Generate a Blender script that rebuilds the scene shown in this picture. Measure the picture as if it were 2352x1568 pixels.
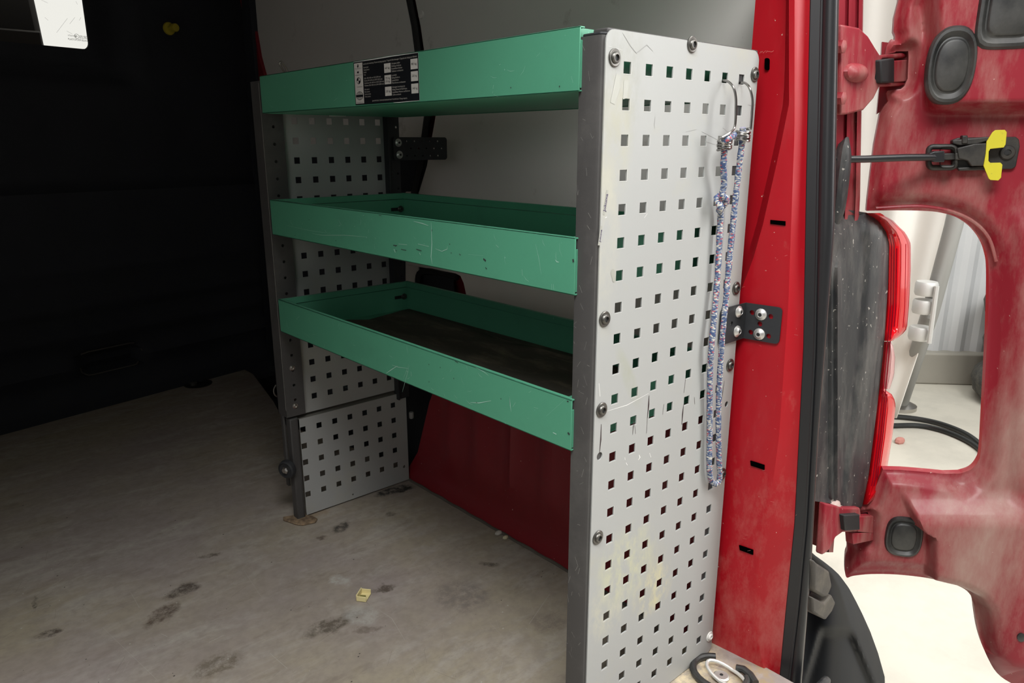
import bpy, bmesh, math, random
from mathutils import Vector, Matrix
from mathutils.geometry import delaunay_2d_cdt
random.seed(7)
for o in list(bpy.data.objects): bpy.data.objects.remove(o, do_unlink=True)
S = bpy.context.scene
COL = S.collection
V = Vector

# ---------------------------------------------------------------- camera
CAM = V((-0.66069, -0.55030, -0.07993)); YAW = 0.731421; PIT = 0.261661; FPX = 1693.0
cy, sy, cp, sp = math.cos(YAW), math.sin(YAW), math.cos(PIT), math.sin(PIT)
FWD = V((sy*cp, cy*cp, -sp)); RGT = V((cy, -sy, 0)); UPV = RGT.cross(FWD)
cam = bpy.data.cameras.new('camera'); co = bpy.data.objects.new('camera', cam); COL.objects.link(co)
cam.sensor_width = 36; cam.lens = FPX/2352*36; cam.clip_start = .01; cam.clip_end = 100
co.matrix_world = Matrix((( RGT.x, UPV.x, -FWD.x, CAM.x), (RGT.y, UPV.y, -FWD.y, CAM.y), (RGT.z, UPV.z, -FWD.z, CAM.z), (0,0,0,1)))
S.camera = co
# ---------------------------------------------------------------- light
S.view_settings.view_transform = 'Standard'; S.view_settings.look = 'None'
S.view_settings.gamma = 1; S.view_settings.use_curve_mapping = False; S.view_settings.exposure = 0.0
W = bpy.data.worlds.new('garage'); S.world = W; W.use_nodes = True
wt = W.node_tree; wg = wt.nodes.new('ShaderNodeTexCoord'); wd = wt.nodes.new('ShaderNodeVectorMath'); wd.operation = 'DOT_PRODUCT'; wd.inputs[1].default_value = (.75, .62, .25)
wr = wt.nodes.new('ShaderNodeValToRGB'); wr.color_ramp.elements[0].position = .0; wr.color_ramp.elements[0].color = (.03, .03, .028, 1)
wr.color_ramp.elements[1].position = .5; wr.color_ramp.elements[1].color = (.86, .85, .79, 1)     # bright end of the garage, dim end behind the camera
wt.links.new(wg.outputs['Generated'], wd.inputs[0]); wt.links.new(wd.outputs['Value'], wr.inputs[0]); wt.links.new(wr.outputs[0], wt.nodes['Background'].inputs[0])
def area(name, loc, target, sx, sy_, power, col=(1,1,1)):
    l = bpy.data.lights.new(name, 'AREA'); l.shape = 'RECTANGLE'; l.size = sx; l.size_y = sy_; l.energy = power; l.color = col
    o = bpy.data.objects.new(name, l); COL.objects.link(o); o.location = loc
    o.rotation_euler = (V(target)-V(loc)).to_track_quat('-Z', 'Y').to_euler(); return o
area('overhead_light', (-.5, -.8, 1.6), (-.4, -.2, -.3), 2.2, .8, 22, (1, 1, .985))
area('overhead_light', (-.9, -.7, 1.3), (-.4, 0, -.3), 1.2, .6, 45, (1, 1, .985))
area('added_side_light', (-1.8, -1.0, .4), (0, 0, -.3), 1, 1, 5, (1, 1, .985))  # added fill from the left for the tray fronts, no real wall lamp
area('added_side_light', (2.2, -1.7, .9), (0, 0, -.3), 2.0, 2.0, 98, (1, 1, .985))  # added panel standing in for the bright open side on the right
area('overhead_light', (2.6, 1.2, 3.0), (2.7, .5, -1.4), 2.0, 2.0, 70, (1, .99, .96))  # added to light the tarp and ground outside, no known lamp

area('overhead_light', (1.5, -1.3, 1.9), (3.1, 1.3, -.6), 1.2, 1.2, 75, (1, 1, .97))  # added only to brighten the tarp
FL = -.877      # van load floor
GR = -1.44      # garage floor
# ---------------------------------------------------------------- helpers
def ray(px, py): return FWD + RGT*((px-1176)/FPX) - UPV*((py-784)/FPX)
def bp(px, py, n, d):           # photo point met by the plane n.X = d
    r = ray(px, py); n = V(n); return CAM + r*((d-n.dot(CAM))/n.dot(r))
def bx(px, py, x): return bp(px, py, (1,0,0), x)
def by(px, py, y): return bp(px, py, (0,1,0), y)
def bz(px, py, z): return bp(px, py, (0,0,1), z)
def proj(p):
    d = V(p)-CAM; z = d.dot(FWD); return (1176+FPX*d.dot(RGT)/z, 784-FPX*d.dot(UPV)/z)

def nodes(name):
    m = bpy.data.materials.new(name); m.use_nodes = True; nt = m.node_tree
    return m, nt, nt.nodes['Principled BSDF']
def tc(nt, scale=(1,1,1), out='Object', loc=(0,0,0), rot=(0,0,0)):
    t = nt.nodes.new('ShaderNodeTexCoord'); mp = nt.nodes.new('ShaderNodeMapping')
    mp.inputs['Scale'].default_value = scale; mp.inputs['Location'].default_value = loc; mp.inputs['Rotation'].default_value = rot
    nt.links.new(t.outputs[out], mp.inputs[0]); return mp.outputs[0]
def noise(nt, vec, scale, detail=6, rough=.6, dist=0):
    n = nt.nodes.new('ShaderNodeTexNoise'); n.inputs['Scale'].default_value = scale; n.inputs['Detail'].default_value = detail
    n.inputs['Roughness'].default_value = rough; n.inputs['Distortion'].default_value = dist
    nt.links.new(vec, n.inputs['Vector']); return n.outputs['Fac']
def ramp(nt, fac, stops, interp='LINEAR'):
    r = nt.nodes.new('ShaderNodeValToRGB'); r.color_ramp.interpolation = interp; e = r.color_ramp.elements
    while len(e) < len(stops): e.new(.5)
    for el, (p, c) in zip(e, stops):
        el.position = p; el.color = (c, c, c, 1) if isinstance(c, (int, float)) else (*c, 1)
    nt.links.new(fac, r.inputs[0]); return r.outputs[0]
def mix(nt, fac, a, b, mode='MIX'):
    m = nt.nodes.new('ShaderNodeMix'); m.data_type = 'RGBA'; m.blend_type = mode
    for sock, val in ((m.inputs[0], fac), (m.inputs[6], a), (m.inputs[7], b)):
        if isinstance(val, bpy.types.NodeSocket): nt.links.new(val, sock)
        elif isinstance(val, (int, float)): sock.default_value = val
        else: sock.default_value = (*val, 1)
    return m.outputs[2]
def bump(nt, bs, fac, strength, dist=.001):
    b = nt.nodes.new('ShaderNodeBump'); b.inputs['Strength'].default_value = strength; b.inputs['Distance'].default_value = dist
    nt.links.new(fac, b.inputs['Height']); nt.links.new(b.outputs[0], bs.inputs['Normal'])
def paint(name, base, rough=.5, metal=0, coat=0, dirt=None, dscale=8, dlo=.55, dhi=.75, stretch=(1,1,1), vary=.12, bmp=.0, bscale=400, speck=None, sthr=.72, sscale=250, spec=.5):
    m, nt, b = nodes(name)
    b.inputs['Roughness'].default_value = rough; b.inputs['Metallic'].default_value = metal
    b.inputs['Coat Weight'].default_value = coat; b.inputs['Coat Roughness'].default_value = .12
    b.inputs['Specular IOR Level'].default_value = spec
    v = tc(nt)
    n = noise(nt, v, 5, 5)
    c = mix(nt, n, tuple(x*(1-vary) for x in base), tuple(min(1, x*(1+vary)) for x in base))
    if dirt:
        d = ramp(nt, noise(nt, tc(nt, stretch), dscale, 9, .7), [(dlo, 0), (dhi, 1)])
        c = mix(nt, d, c, dirt)
    if speck:
        d = ramp(nt, noise(nt, v, sscale, 2, .5), [(sthr, 0), (sthr+.03, 1)])
        c = mix(nt, d, c, speck)
    nt.links.new(c, b.inputs['Base Color'])
    if bmp: bump(nt, b, noise(nt, v, bscale, 3), bmp, .0006)
    return m
def flat(name, base, rough=.6, metal=0, **k):
    m, nt, b = nodes(name); b.inputs['Base Color'].default_value = (*base, 1); b.inputs['Roughness'].default_value = rough; b.inputs['Metallic'].default_value = metal
    for a, q in k.items(): b.inputs[a.replace('_', ' ')].default_value = q
    return m

WL = {}
class B:
    def __init__(s): s.v = []; s.f = []; s.m = []; s.uv = {}
    def add(s, vs, fs, mi=0):
        o = len(s.v); s.v += [V(p) for p in vs]; s.f += [tuple(i+o for i in f) for f in fs]; s.m += [mi]*len(fs); return o
    def box(s, a, b, mi=0):
        x0,y0,z0 = a; x1,y1,z1 = b
        s.add([(x0,y0,z0),(x1,y0,z0),(x1,y1,z0),(x0,y1,z0),(x0,y0,z1),(x1,y0,z1),(x1,y1,z1),(x0,y1,z1)],
              [(0,3,2,1),(4,5,6,7),(0,1,5,4),(1,2,6,5),(2,3,7,6),(3,0,4,7)], mi); return s
    def obox(s, c, ax, ay, az, mi=0):      # centre + half vectors
        c, ax, ay, az = V(c), V(ax), V(ay), V(az)
        vs = [c+ax*i+ay*j+az*k for k in (-1,1) for j in (-1,1) for i in (-1,1)]
        s.add(vs, [(0,2,3,1),(4,5,7,6),(0,1,5,4),(1,3,7,5),(3,2,6,7),(2,0,4,6)], mi); return s
    def prism(s, pts, vec, mi=0):           # 3D polygon swept by vec
        n = len(pts); vec = V(vec); pts = [V(p) for p in pts]
        s.add(pts+[p+vec for p in pts], [tuple(range(n))[::-1], tuple(range(n, 2*n))]+[(i, (i+1)%n, n+(i+1)%n, n+i) for i in range(n)], mi); return s
    def rows(s, rs, mi=0, close=False):
        n = len(rs[0]); fs = []
        for i in range(len(rs)-1):
            for j in range(n if close else n-1):
                k = (j+1)%n; fs.append((i*n+j, i*n+k, (i+1)*n+k, (i+1)*n+j))
        s.add([p for r in rs for p in r], fs, mi); return s
    def tube(s, pts, r, seg=10, mi=0, uv=False, cap=True, up=None):
        pts = [V(p) for p in pts]; rr = r if isinstance(r, (list, tuple)) else [r]*len(pts)
        N = len(pts); prev = None; base = len(s.v); L = 0; vs = []; ls = []
        for i, p in enumerate(pts):
            t = (pts[min(i+1, N-1)]-pts[max(i-1, 0)]).normalized()
            if prev is None:
                a = V((0,0,1)) if abs(t.z) < .9 else V((1,0,0)); u = t.cross(a).normalized()
            else: u = (prev - t*prev.dot(t)).normalized()
            prev = u; w = t.cross(u)
            if i: L += (p-pts[i-1]).length
            ls.append(L)
            for k in range(seg):
                a = 2*math.pi*k/seg; vs.append(p+(u*math.cos(a)+w*math.sin(a))*rr[i])
        fs = []
        for i in range(N-1):
            for k in range(seg):
                f = (i*seg+k, i*seg+(k+1)%seg, (i+1)*seg+(k+1)%seg, (i+1)*seg+k)
                if uv: s.uv[len(s.f)+len(fs)] = [(k/seg, ls[i]), ((k+1)/seg, ls[i]), ((k+1)/seg, ls[i+1]), (k/seg, ls[i+1])]
                fs.append(f)
        if cap: fs += [tuple(range(seg))[::-1], tuple(range((N-1)*seg, N*seg))]
        s.add(vs, fs, mi); return s
    def lathe(s, c, axis, prof, seg=20, mi=0, sx=1, sy=1, udir=None, power=2):   # prof: (radius, height)
        c = V(c); ax = V(axis).normalized(); u = V(udir) if udir else (V((0,0,1)).cross(ax) if abs(ax.z) < .9 else V((1,0,0)))
        u = (u-ax*u.dot(ax)).normalized(); w = ax.cross(u); rs = []
        for r, h in prof:
            row = []
            for k in range(seg):
                a = 2*math.pi*k/seg; ca, sa = math.cos(a), math.sin(a)
                if power != 2:
                    q = (abs(ca)**power+abs(sa)**power)**(-1/power); ca *= q; sa *= q
                row.append(c+u*(ca*r*sx)+w*(sa*r*sy)+ax*h)
            rs.append(row)
        s.rows(rs, mi, close=True); n = len(s.v)
        s.f.append(tuple(range(n-seg, n))); s.m.append(mi)
        s.f.append(tuple(range(n-seg*len(prof), n-seg*len(prof)+seg))[::-1]); s.m.append(mi); return s
    def plate(s, outline, holes, fn, thick, extra=(), mi=0):   # outline, holes in (u,v); fn(u,v,w) -> point; w in 0..thick
        vs = []; es = []; hs = [list(h) for h in holes]
        for poly in [list(outline)]+hs:
            o = len(vs); n = len(poly); vs += [V((a, b)) for a, b in poly]; es += [(o+i, o+(i+1)%n) for i in range(n)]
        def inside(p, poly):
            c = False; n = len(poly); j = n-1
            for i in range(n):
                if (poly[i][1] > p[1]) != (poly[j][1] > p[1]) and p[0] < (poly[j][0]-poly[i][0])*(p[1]-poly[i][1])/(poly[j][1]-poly[i][1])+poly[i][0]: c = not c
                j = i
            return c
        vs += [V(p) for p in extra if inside(p, outline)]
        ov, oe, of, iv, ie, _ = delaunay_2d_cdt(vs, es, [], 0, 1e-7)
        bb = [(min(q[0] for q in h), max(q[0] for q in h), min(q[1] for q in h), max(q[1] for q in h)) for h in hs]
        tri = []
        for f in of:
            c = sum((ov[i] for i in f), V((0,0)))/len(f)
            if not inside(c, outline): continue
            if any(b[0] <= c[0] <= b[1] and b[2] <= c[1] <= b[3] and inside(c, h) for b, h in zip(bb, hs)): continue
            tri.append(tuple(f))
        n = len(ov); pts = [fn(p[0], p[1], 0) for p in ov]+[fn(p[0], p[1], thick) for p in ov]
        fs = [t for t in tri]+[tuple(i+n for i in t[::-1]) for t in tri]
        cnt = {}
        for t in tri:
            for i in range(len(t)):
                a, b = t[i], t[(i+1)%len(t)]; k = (min(a,b), max(a,b)); cnt.setdefault(k, []).append((a, b))
        for k, l in cnt.items():
            if len(l) == 1: a, b = l[0]; fs.append((b, a, a+n, b+n))
        s.add(pts, fs, mi); return s
    def strip(s, pts, w, nrm, mi=0):       # thin flat painted line lying on a surface
        nrm = V(nrm).normalized(); pts = [V(p) for p in pts]; N = len(pts); L = []; R = []
        for i, p in enumerate(pts):
            t = (pts[min(i+1,N-1)]-pts[max(i-1,0)]).normalized(); q = t.cross(nrm)*(w/2*(1 if 0 < i < N-1 else .35))
            L.append(p+q); R.append(p-q)
        s.add(L+R, [(i, i+1, N+i+1, N+i) for i in range(N-1)], mi); return s
    def build(s, name, mats, parent=None, pivot=None, bevel=0, smooth=35, seg=2, fix=True, label=None):
        if not isinstance(mats, (list, tuple)): mats = [mats]
        if pivot is None:
            lo = [min(p[i] for p in s.v) for i in range(3)]; hi = [max(p[i] for p in s.v) for i in range(3)]
            pivot = V([(a+b)/2 for a, b in zip(lo, hi)]) if parent else V(((lo[0]+hi[0])/2, (lo[1]+hi[1])/2, lo[2]))
        pivot = V(pivot)
        me = bpy.data.meshes.new(name); me.from_pydata([p-pivot for p in s.v], [], s.f)
        for m in mats: me.materials.append(m)
        me.polygons.foreach_set('material_index', s.m)
        if s.uv:
            uvl = me.uv_layers.new(name='UVMap')
            for fi, us in s.uv.items():
                for li, u in zip(me.polygons[fi].loop_indices, us): uvl.data[li].uv = u
        if fix:
            bm = bmesh.new(); bm.from_mesh(me); bmesh.ops.remove_doubles(bm, verts=bm.verts, dist=1e-6)
            bmesh.ops.recalc_face_normals(bm, faces=bm.faces); bm.to_mesh(me); bm.free()
        me.polygons.foreach_set('use_smooth', [True]*len(me.polygons))
        me.set_sharp_from_angle(angle=math.radians(smooth))
        o = bpy.data.objects.new(name, me); COL.objects.link(o)
        if parent: o.parent = parent; o.location = pivot-WL[parent]
        else: o.location = pivot
        WL[o] = pivot
        if bevel:
            md = o.modifiers.new('bevel', 'BEVEL'); md.width = bevel; md.segments = seg; md.limit_method = 'ANGLE'; md.angle_limit = math.radians(38); md.harden_normals = False
        if label: o['label'] = label
        return o
def thing(name, label, cat, loc, group=None):
    o = bpy.data.objects.new(name, None); COL.objects.link(o); o.location = loc; o.empty_display_size = .05; WL[o] = V(loc)
    return tag(o, label, cat, group)
def tag(o, label, cat, group=None):
    o['label'] = label; o['category'] = cat
    if group: o['group'] = group
    return o
def struct(o): o['kind'] = 'structure'; return o
def dup(o, pos, parent, label=None):        # copy of a part and its sub-parts
    c = o.copy(); COL.objects.link(c); c.parent = parent; c.location = V(pos)-WL[parent]; WL[c] = V(pos)
    if label: c['label'] = label
    for ch in o.children:
        d = ch.copy(); COL.objects.link(d); d.parent = c
    return c
_tx = {}
def text_geo(txt, size, align='LEFT'):
    k = (txt, align)
    if k not in _tx:
        cu = bpy.data.curves.new('t', 'FONT'); cu.body = txt; cu.size = 1; cu.align_x = align; cu.resolution_u = 2; cu.offset = .012 if txt == 'Jokuma' else 0
        o = bpy.data.objects.new('t', cu); COL.objects.link(o); bpy.context.view_layer.update()
        me = o.evaluated_get(bpy.context.evaluated_depsgraph_get()).to_mesh()
        _tx[k] = ([tuple(v.co[:2]) for v in me.vertices], [tuple(p.vertices) for p in me.polygons])
        bpy.data.objects.remove(o, do_unlink=True); bpy.data.curves.remove(cu)
    vs, fs = _tx[k]; return [(a*size, b*size) for a, b in vs], fs
def rrect(u0, v0, u1, v1, r, n=6):
    out = []
    for cx, cy_, a0 in ((u1-r, v1-r, 0), (u0+r, v1-r, 90), (u0+r, v0+r, 180), (u1-r, v0+r, 270)):
        for i in range(n+1):
            a = math.radians(a0+90*i/n); out.append((cx+r*math.cos(a), cy_+r*math.sin(a)))
    return out
def circ(u, v, r, n=14, ry=None): return [(u+r*math.cos(2*math.pi*i/n), v+(ry or r)*math.sin(2*math.pi*i/n)) for i in range(n)]
def lerp(tab, y):                # piecewise linear table [(y, x), ...]
    if y <= tab[0][0]: (a, b), (c, d) = tab[0], tab[1]
    elif y >= tab[-1][0]: (a, b), (c, d) = tab[-2], tab[-1]
    else:
        for (a, b), (c, d) in zip(tab, tab[1:]):
            if a <= y <= c: break
    return b+(d-b)*(y-a)/(c-a)
def sst(x): x = max(0, min(1, x)); return x*x*(3-2*x)
def catmull(pts, n=6):
    pts = [V(p) for p in pts]; out = []
    for i in range(len(pts)-1):
        p0, p1, p2, p3 = pts[max(i-1,0)], pts[i], pts[i+1], pts[min(i+2, len(pts)-1)]
        for k in range(n):
            t = k/n; out.append(.5*((2*p1)+(p2-p0)*t+(2*p0-5*p1+4*p2-p3)*t*t+(3*p1-p0-3*p2+p3)*t**3))
    out.append(pts[-1]); return out

# ---------------------------------------------------------------- materials
mGreen = paint('green_enamel', (.09,.335,.21), .42, dirt=(.075,.26,.17), dscale=6, dlo=.5, dhi=.9, vary=.06, bmp=.08, speck=(.25,.5,.4), sthr=.77, sscale=120)
mGreenScr = flat('pale_scratch', (.38,.62,.52), .6)
mChip = flat('dark_chip', (.03,.035,.035), .7)
mPost = paint('dark_grey_powder_coat', (.066,.063,.062), .5, spec=.4, dirt=(.11,.105,.1), dscale=10, dlo=.5, dhi=.85, bmp=.15, speck=(.3,.3,.28), sthr=.78, sscale=160)
mPostDark = paint('charcoal_steel', (.03,.031,.034), .5, spec=.3, bmp=.1)
mPanel = paint('light_grey_powder_coat', (.375,.38,.372), .5, dirt=(.40,.39,.33), dscale=7, dlo=.55, dhi=.8, vary=.03, bmp=.06, speck=(.35,.35,.33), sthr=.79, sscale=140)
mRimLight = flat('painted_rim_light', (.78,.78,.76), .5)
mMark = flat('dark_gouge', (.035,.02,.022), .7)
mLight = flat('light_scuff', (.8,.8,.78), .6)
mTape = flat('old_tape', (.36,.36,.32), .35)
mInk = flat('purple_ink', (.04,.02,.09), .6)
mLiner = paint('grey_liner_board', (.72,.69,.66), .75, dirt=(.50,.465,.43), dscale=9, dlo=.6, dhi=.72, vary=.05, spec=.2)
mBlack = paint('black_trim', (.034,.036,.043), .75, spec=.15, vary=.3, bmp=.1)
mBlackM = flat('black_rubber_and_recess', (.012,.012,.013), .6)  # rubber, and near-black that paints shade into sockets, slots and backings
mSeal = paint('weatherstrip_rubber', (.016,.016,.018), .36, spec=.5, dirt=(.20,.17,.12), dscale=14, dlo=.66, dhi=.9, stretch=(1,1,.25))
def redpaint(name, base, dirtc, lo, hi, sc=9, st=(1,1,.35), rough=.35, sp=(.62,.45,.38)):
    return paint(name, base, rough, coat=.12, spec=.3, dirt=dirtc, dscale=sc, dlo=lo, dhi=hi, stretch=st, vary=.08, speck=sp, sthr=.755, sscale=170)
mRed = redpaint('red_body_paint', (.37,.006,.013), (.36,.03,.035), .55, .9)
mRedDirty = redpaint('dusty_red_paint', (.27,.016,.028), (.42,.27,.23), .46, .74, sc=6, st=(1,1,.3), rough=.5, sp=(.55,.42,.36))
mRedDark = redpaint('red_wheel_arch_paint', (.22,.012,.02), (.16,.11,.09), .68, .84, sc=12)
mSteel = flat('zinc_steel', (.55,.53,.5), .32, 1)
mBolt = flat('dark_steel_bolt', (.14,.135,.125), .38, .9)
mBright = flat('bright_rivet', (.66,.65,.63), .4, .7)
mPlas = paint('weathered_grey_plastic', (.026,.028,.030), .5, dirt=(.19,.18,.165), dscale=16, dlo=.46, dhi=.85, stretch=(1,1,.3), bmp=.3, bscale=300, speck=(.4,.38,.34), sthr=.7, sscale=140)
mBump = paint('bumper_plastic', (.009,.0105,.014), .6, spec=.06, dirt=(.018,.018,.018), dscale=5, dlo=.5, dhi=.85)
mStep = paint('dusty_step_plastic', (.07,.063,.056), .7, dirt=(.16,.14,.11), dscale=20, dlo=.45, dhi=.8)
mPlug = paint('rubber_plug', (.014,.0145,.015), .45, dirt=(.10,.097,.088), dscale=10, dlo=.4, dhi=.9)
mYellow = paint('yellow_plastic', (.62,.55,.03), .5, dirt=(.32,.29,.04), dscale=160, dlo=.6, dhi=.7)
mKnob = flat('dull_yellow_plastic', (.5,.4,.03), .5)
mDust = paint('sawdust', (.30,.21,.13), .9, dirt=(.12,.08,.05), dscale=60, dlo=.4, dhi=.6)
mMat = paint('dirty_mat', (.085,.072,.058), .9, dirt=(.26,.2,.14), dscale=14, dlo=.5, dhi=.8, stretch=(1.6,.6,1), speck=(.3,.25,.18), sthr=.76, sscale=130, spec=.2)
# red lens
mLens, nt, b = nodes('red_lens'); b.inputs['Base Color'].default_value = (.62,.002,.008,1); b.inputs['Roughness'].default_value = .12
b.inputs['Transmission Weight'].default_value = .12; b.inputs['Coat Weight'].default_value = .6; b.inputs['IOR'].default_value = 1.45
mLensClear = flat('clear_pink_lens', (.72,.45,.43), .12, Transmission_Weight=.35)
mGlass = flat('window_glass', (1,1,1), .0, Transmission_Weight=1.0, IOR=1.01)
# wood floor
mFloor, nt, b = nodes('worn_floor_board'); b.inputs['Roughness'].default_value = .68; b.inputs['Specular IOR Level'].default_value = .28
fv = tc(nt)
c = mix(nt, ramp(nt, noise(nt, fv, 2.2, 8, .6), [(.40, 0), (.60, 1)]), (.30,.255,.235), (.33,.285,.215))
c = mix(nt, ramp(nt, noise(nt, tc(nt, (1,3,1), rot=(0,0,.9)), 5, 10, .7, .6), [(.48, 0), (.66, .8)]), c, (.40,.365,.325))
c = mix(nt, ramp(nt, noise(nt, tc(nt, (1,2.4,1), rot=(0,0,.7)), 9, 10, .75), [(.54, 0), (.68, .6)]), c, (.19,.155,.125))
c = mix(nt, ramp(nt, noise(nt, fv, 3.1, 5, .6), [(.5, 0), (.66, .35)]), c, (.30,.25,.25))
c = mix(nt, ramp(nt, noise(nt, fv, 60, 4, .6), [(.35, .35), (.6, 0)]), c, (.20,.17,.15))
warp = nt.nodes.new('ShaderNodeTexCoord'); nz = nt.nodes.new('ShaderNodeTexNoise'); nz.inputs['Scale'].default_value = 26; nz.inputs['Detail'].default_value = 10; nz.inputs['Roughness'].default_value = .7
nt.links.new(warp.outputs['Object'], nz.inputs['Vector'])
vm = nt.nodes.new('ShaderNodeVectorMath'); vm.operation = 'MULTIPLY_ADD'; vm.inputs[1].default_value = (.05,.05,0); nt.links.new(nz.outputs['Color'], vm.inputs[0]); nt.links.new(warp.outputs['Object'], vm.inputs[2])
grain = ramp(nt, noise(nt, tc(nt, (1,1,1)), 75, 8, .75), [(.38, .15), (.56, 1)])
def stain(x0, y0, x1, y1, wd, col, strength, c):
    a = bz(x0, y0, FL); q = bz(x1, y1, FL); p = (a+q)/2; d = q-a
    mp = nt.nodes.new('ShaderNodeMapping'); mp.vector_type = 'TEXTURE'; mp.inputs['Location'].default_value = (p.x+.025, p.y+.025, 0)
    mp.inputs['Rotation'].default_value = (0,0,math.atan2(d.y,d.x)); mp.inputs['Scale'].default_value = (d.length*.62, wd, 1); nt.links.new(vm.outputs[0], mp.inputs[0])
    m0 = nt.nodes.new('ShaderNodeVectorMath'); m0.operation = 'MULTIPLY'; m0.inputs[1].default_value = (1,1,0); nt.links.new(mp.outputs[0], m0.inputs[0])
    g = nt.nodes.new('ShaderNodeTexGradient'); g.gradient_type = 'SPHERICAL'; nt.links.new(m0.outputs[0], g.inputs[0])
    m_ = nt.nodes.new('ShaderNodeMath'); m_.operation = 'MULTIPLY'; nt.links.new(ramp(nt, g.outputs['Fac'], [(.05, 0), (.45, strength)]), m_.inputs[0]); nt.links.new(grain, m_.inputs[1])
    return mix(nt, m_.outputs[0], c, col)
dk = (.045,.04,.034)
for a in ((860,1138,950,1112,.022,(.03,.028,.025),1),(900,1128,948,1116,.014,(.02,.02,.018),1),(770,1222,798,1196,.020,dk,.95),(725,1238,755,1230,.014,(.08,.055,.04),.8),(853,1362,905,1344,.014,(.085,.065,.05),.9),
          (385,1375,455,1338,.026,(.06,.045,.035),.9),(330,1442,410,1385,.024,(.075,.05,.035),.85),(700,1462,840,1398,.022,(.085,.068,.05),.85),(1020,1335,1110,1400,.06,(.17,.145,.13),.7),(1180,1230,1250,1262,.03,(.12,.09,.075),.7),
          (1110,1290,1145,1300,.012,(.07,.055,.045),.8),(80,1460,145,1445,.014,(.06,.045,.035),.9),(75,1370,85,1400,.006,dk,.8),(440,1550,560,1500,.03,(.10,.075,.05),.7),(460,1282,500,1270,.010,(.09,.07,.055),.8),
          (1220,1440,1300,1420,.04,(.17,.14,.12),.6),(885,1185,905,1178,.01,(.09,.07,.06),.7),(810,1455,870,1440,.012,(.12,.09,.07),.6),(1540,1568,1700,1560,.15,(.60,.50,.33),.9),(1680,1540,1780,1568,.05,(.33,.25,.15),.9),
          (690,1185,760,1168,.035,(.30,.22,.15),.7),(800,1395,860,1430,.03,(.40,.38,.35),.8),(760,1320,800,1345,.02,(.42,.40,.37),.8),(1100,1060,1100,1061,.01,dk,0)):
    c = stain(*a[:5], a[5], a[6], c)
nt.links.new(c, b.inputs['Base Color']); bump(nt, b, noise(nt, fv, 90, 6), .25, .0008)
# garage
mGround = paint('garage_floor_concrete', (.60,.57,.49), .6, dirt=(.46,.44,.38), dscale=3, dlo=.45, dhi=.8, vary=.06)
mWallW = paint('white_corrugated_wall', (.66,.67,.68), .6, vary=.04)
mTarp = paint('white_tarp', (.86,.85,.80), .8, vary=.03)
mPlinth = paint('concrete_plinth', (.34,.32,.275), .8, vary=.1)
# braided cord
mCord, nt, b = nodes('braided_cord'); b.inputs['Roughness'].default_value = .8
u = nt.nodes.new('ShaderNodeUVMap'); mp = nt.nodes.new('ShaderNodeMapping'); mp.inputs['Scale'].default_value = (8, 760, 1); nt.links.new(u.outputs[0], mp.inputs[0])
sep = nt.nodes.new('ShaderNodeSeparateXYZ'); nt.links.new(mp.outputs[0], sep.inputs[0])
def mth(op, a, b_=None):
    n = nt.nodes.new('ShaderNodeMath'); n.operation = op
    for i, q in enumerate((a, b_)):
        if q is None: continue
        if isinstance(q, (int, float)): n.inputs[i].default_value = q
        else: nt.links.new(q, n.inputs[i])
    return n.outputs[0]
row = mth('FLOOR', sep.outputs[1]); colx = mth('FLOOR', mth('ADD', sep.outputs[0], mth('MULTIPLY', row, .5)))
cb = nt.nodes.new('ShaderNodeCombineXYZ'); nt.links.new(colx, cb.inputs[0]); nt.links.new(row, cb.inputs[1])
wn = nt.nodes.new('ShaderNodeTexWhiteNoise'); wn.noise_dimensions = '3D'; nt.links.new(cb.outputs[0], wn.inputs['Vector'])
cc = ramp(nt, wn.outputs['Value'], [(0, (.05,.08,.18)), (.36, (.13,.17,.27)), (.56, (.55,.53,.48)), (.74, (.28,.29,.32)), (.93, (.42,.08,.10))], 'CONSTANT')
nt.links.new(cc, b.inputs['Base Color'])

# ================================================================= VAN SHELL
# load floor (with the side-door step cut out)
f = B(); out = [(-1.22,-.145),(.30,-.145),(.30,.95),(.20,1.40),(.262,1.62),(.335,1.95),(.335,2.2),(-1.22,2.2)]
f.plate(out, [], lambda a, b_, w: V((a, b_, FL-w)), .018)
for pts, w in (([(845,1205+0),(905,1184)],.0008),([(400,1170),(505,1184)],.0012),([(85,1370),(145,1328)],.0014),([(300,1360),(320,1395)],.001),([(560,1310),(600,1370)],.0006),([(1215,1433),(1262,1365)],.0014),([(620,1500),(660,1535)],.0012),([(480,1475),(515,1458)],.002),([(235,1440),(360,1560)],.0008),([(940,1306),(975,1296)],.0014),([(370,1455),(385,1462)],.0016),([(1145,1560),(1155,1520)],.0008),([(870,1400),(900,1420),(930,1470)],.0006)):
    f.strip([bz(px, py, FL)+V((0,0,.0002)) for px, py in pts], w, (0,0,1), 1)
for _ in range(150):
    p = bz(random.uniform(0,1290), random.uniform(1060,1568), FL)+V((0,0,.0002)); a = random.uniform(.2,2.2); l = random.uniform(.006,.05)
    if p.x < .25: f.strip([p, p+V((math.cos(a)*l, math.sin(a)*l, 0))], random.uniform(.0002,.0007), (0,0,1), random.choice((1,1,2)))
for _ in range(90):
    p = bz(random.uniform(0,1290), random.uniform(1100,1568), FL)+V((0,0,.0003)); q = random.uniform(.0006,.002)
    if p.x < .25: f.add([p+V((q*math.cos(k), q*.8*math.sin(k), 0)) for k in range(6)], [tuple(range(6))], random.choice((1,2,2)))
struct(f.build('floor', [mFloor, flat('pale_floor_scratch', (.42,.39,.35), .7), flat('dark_floor_speck', (.06,.05,.045), .8)], pivot=(0,0,0), bevel=.002, fix=False))
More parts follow.
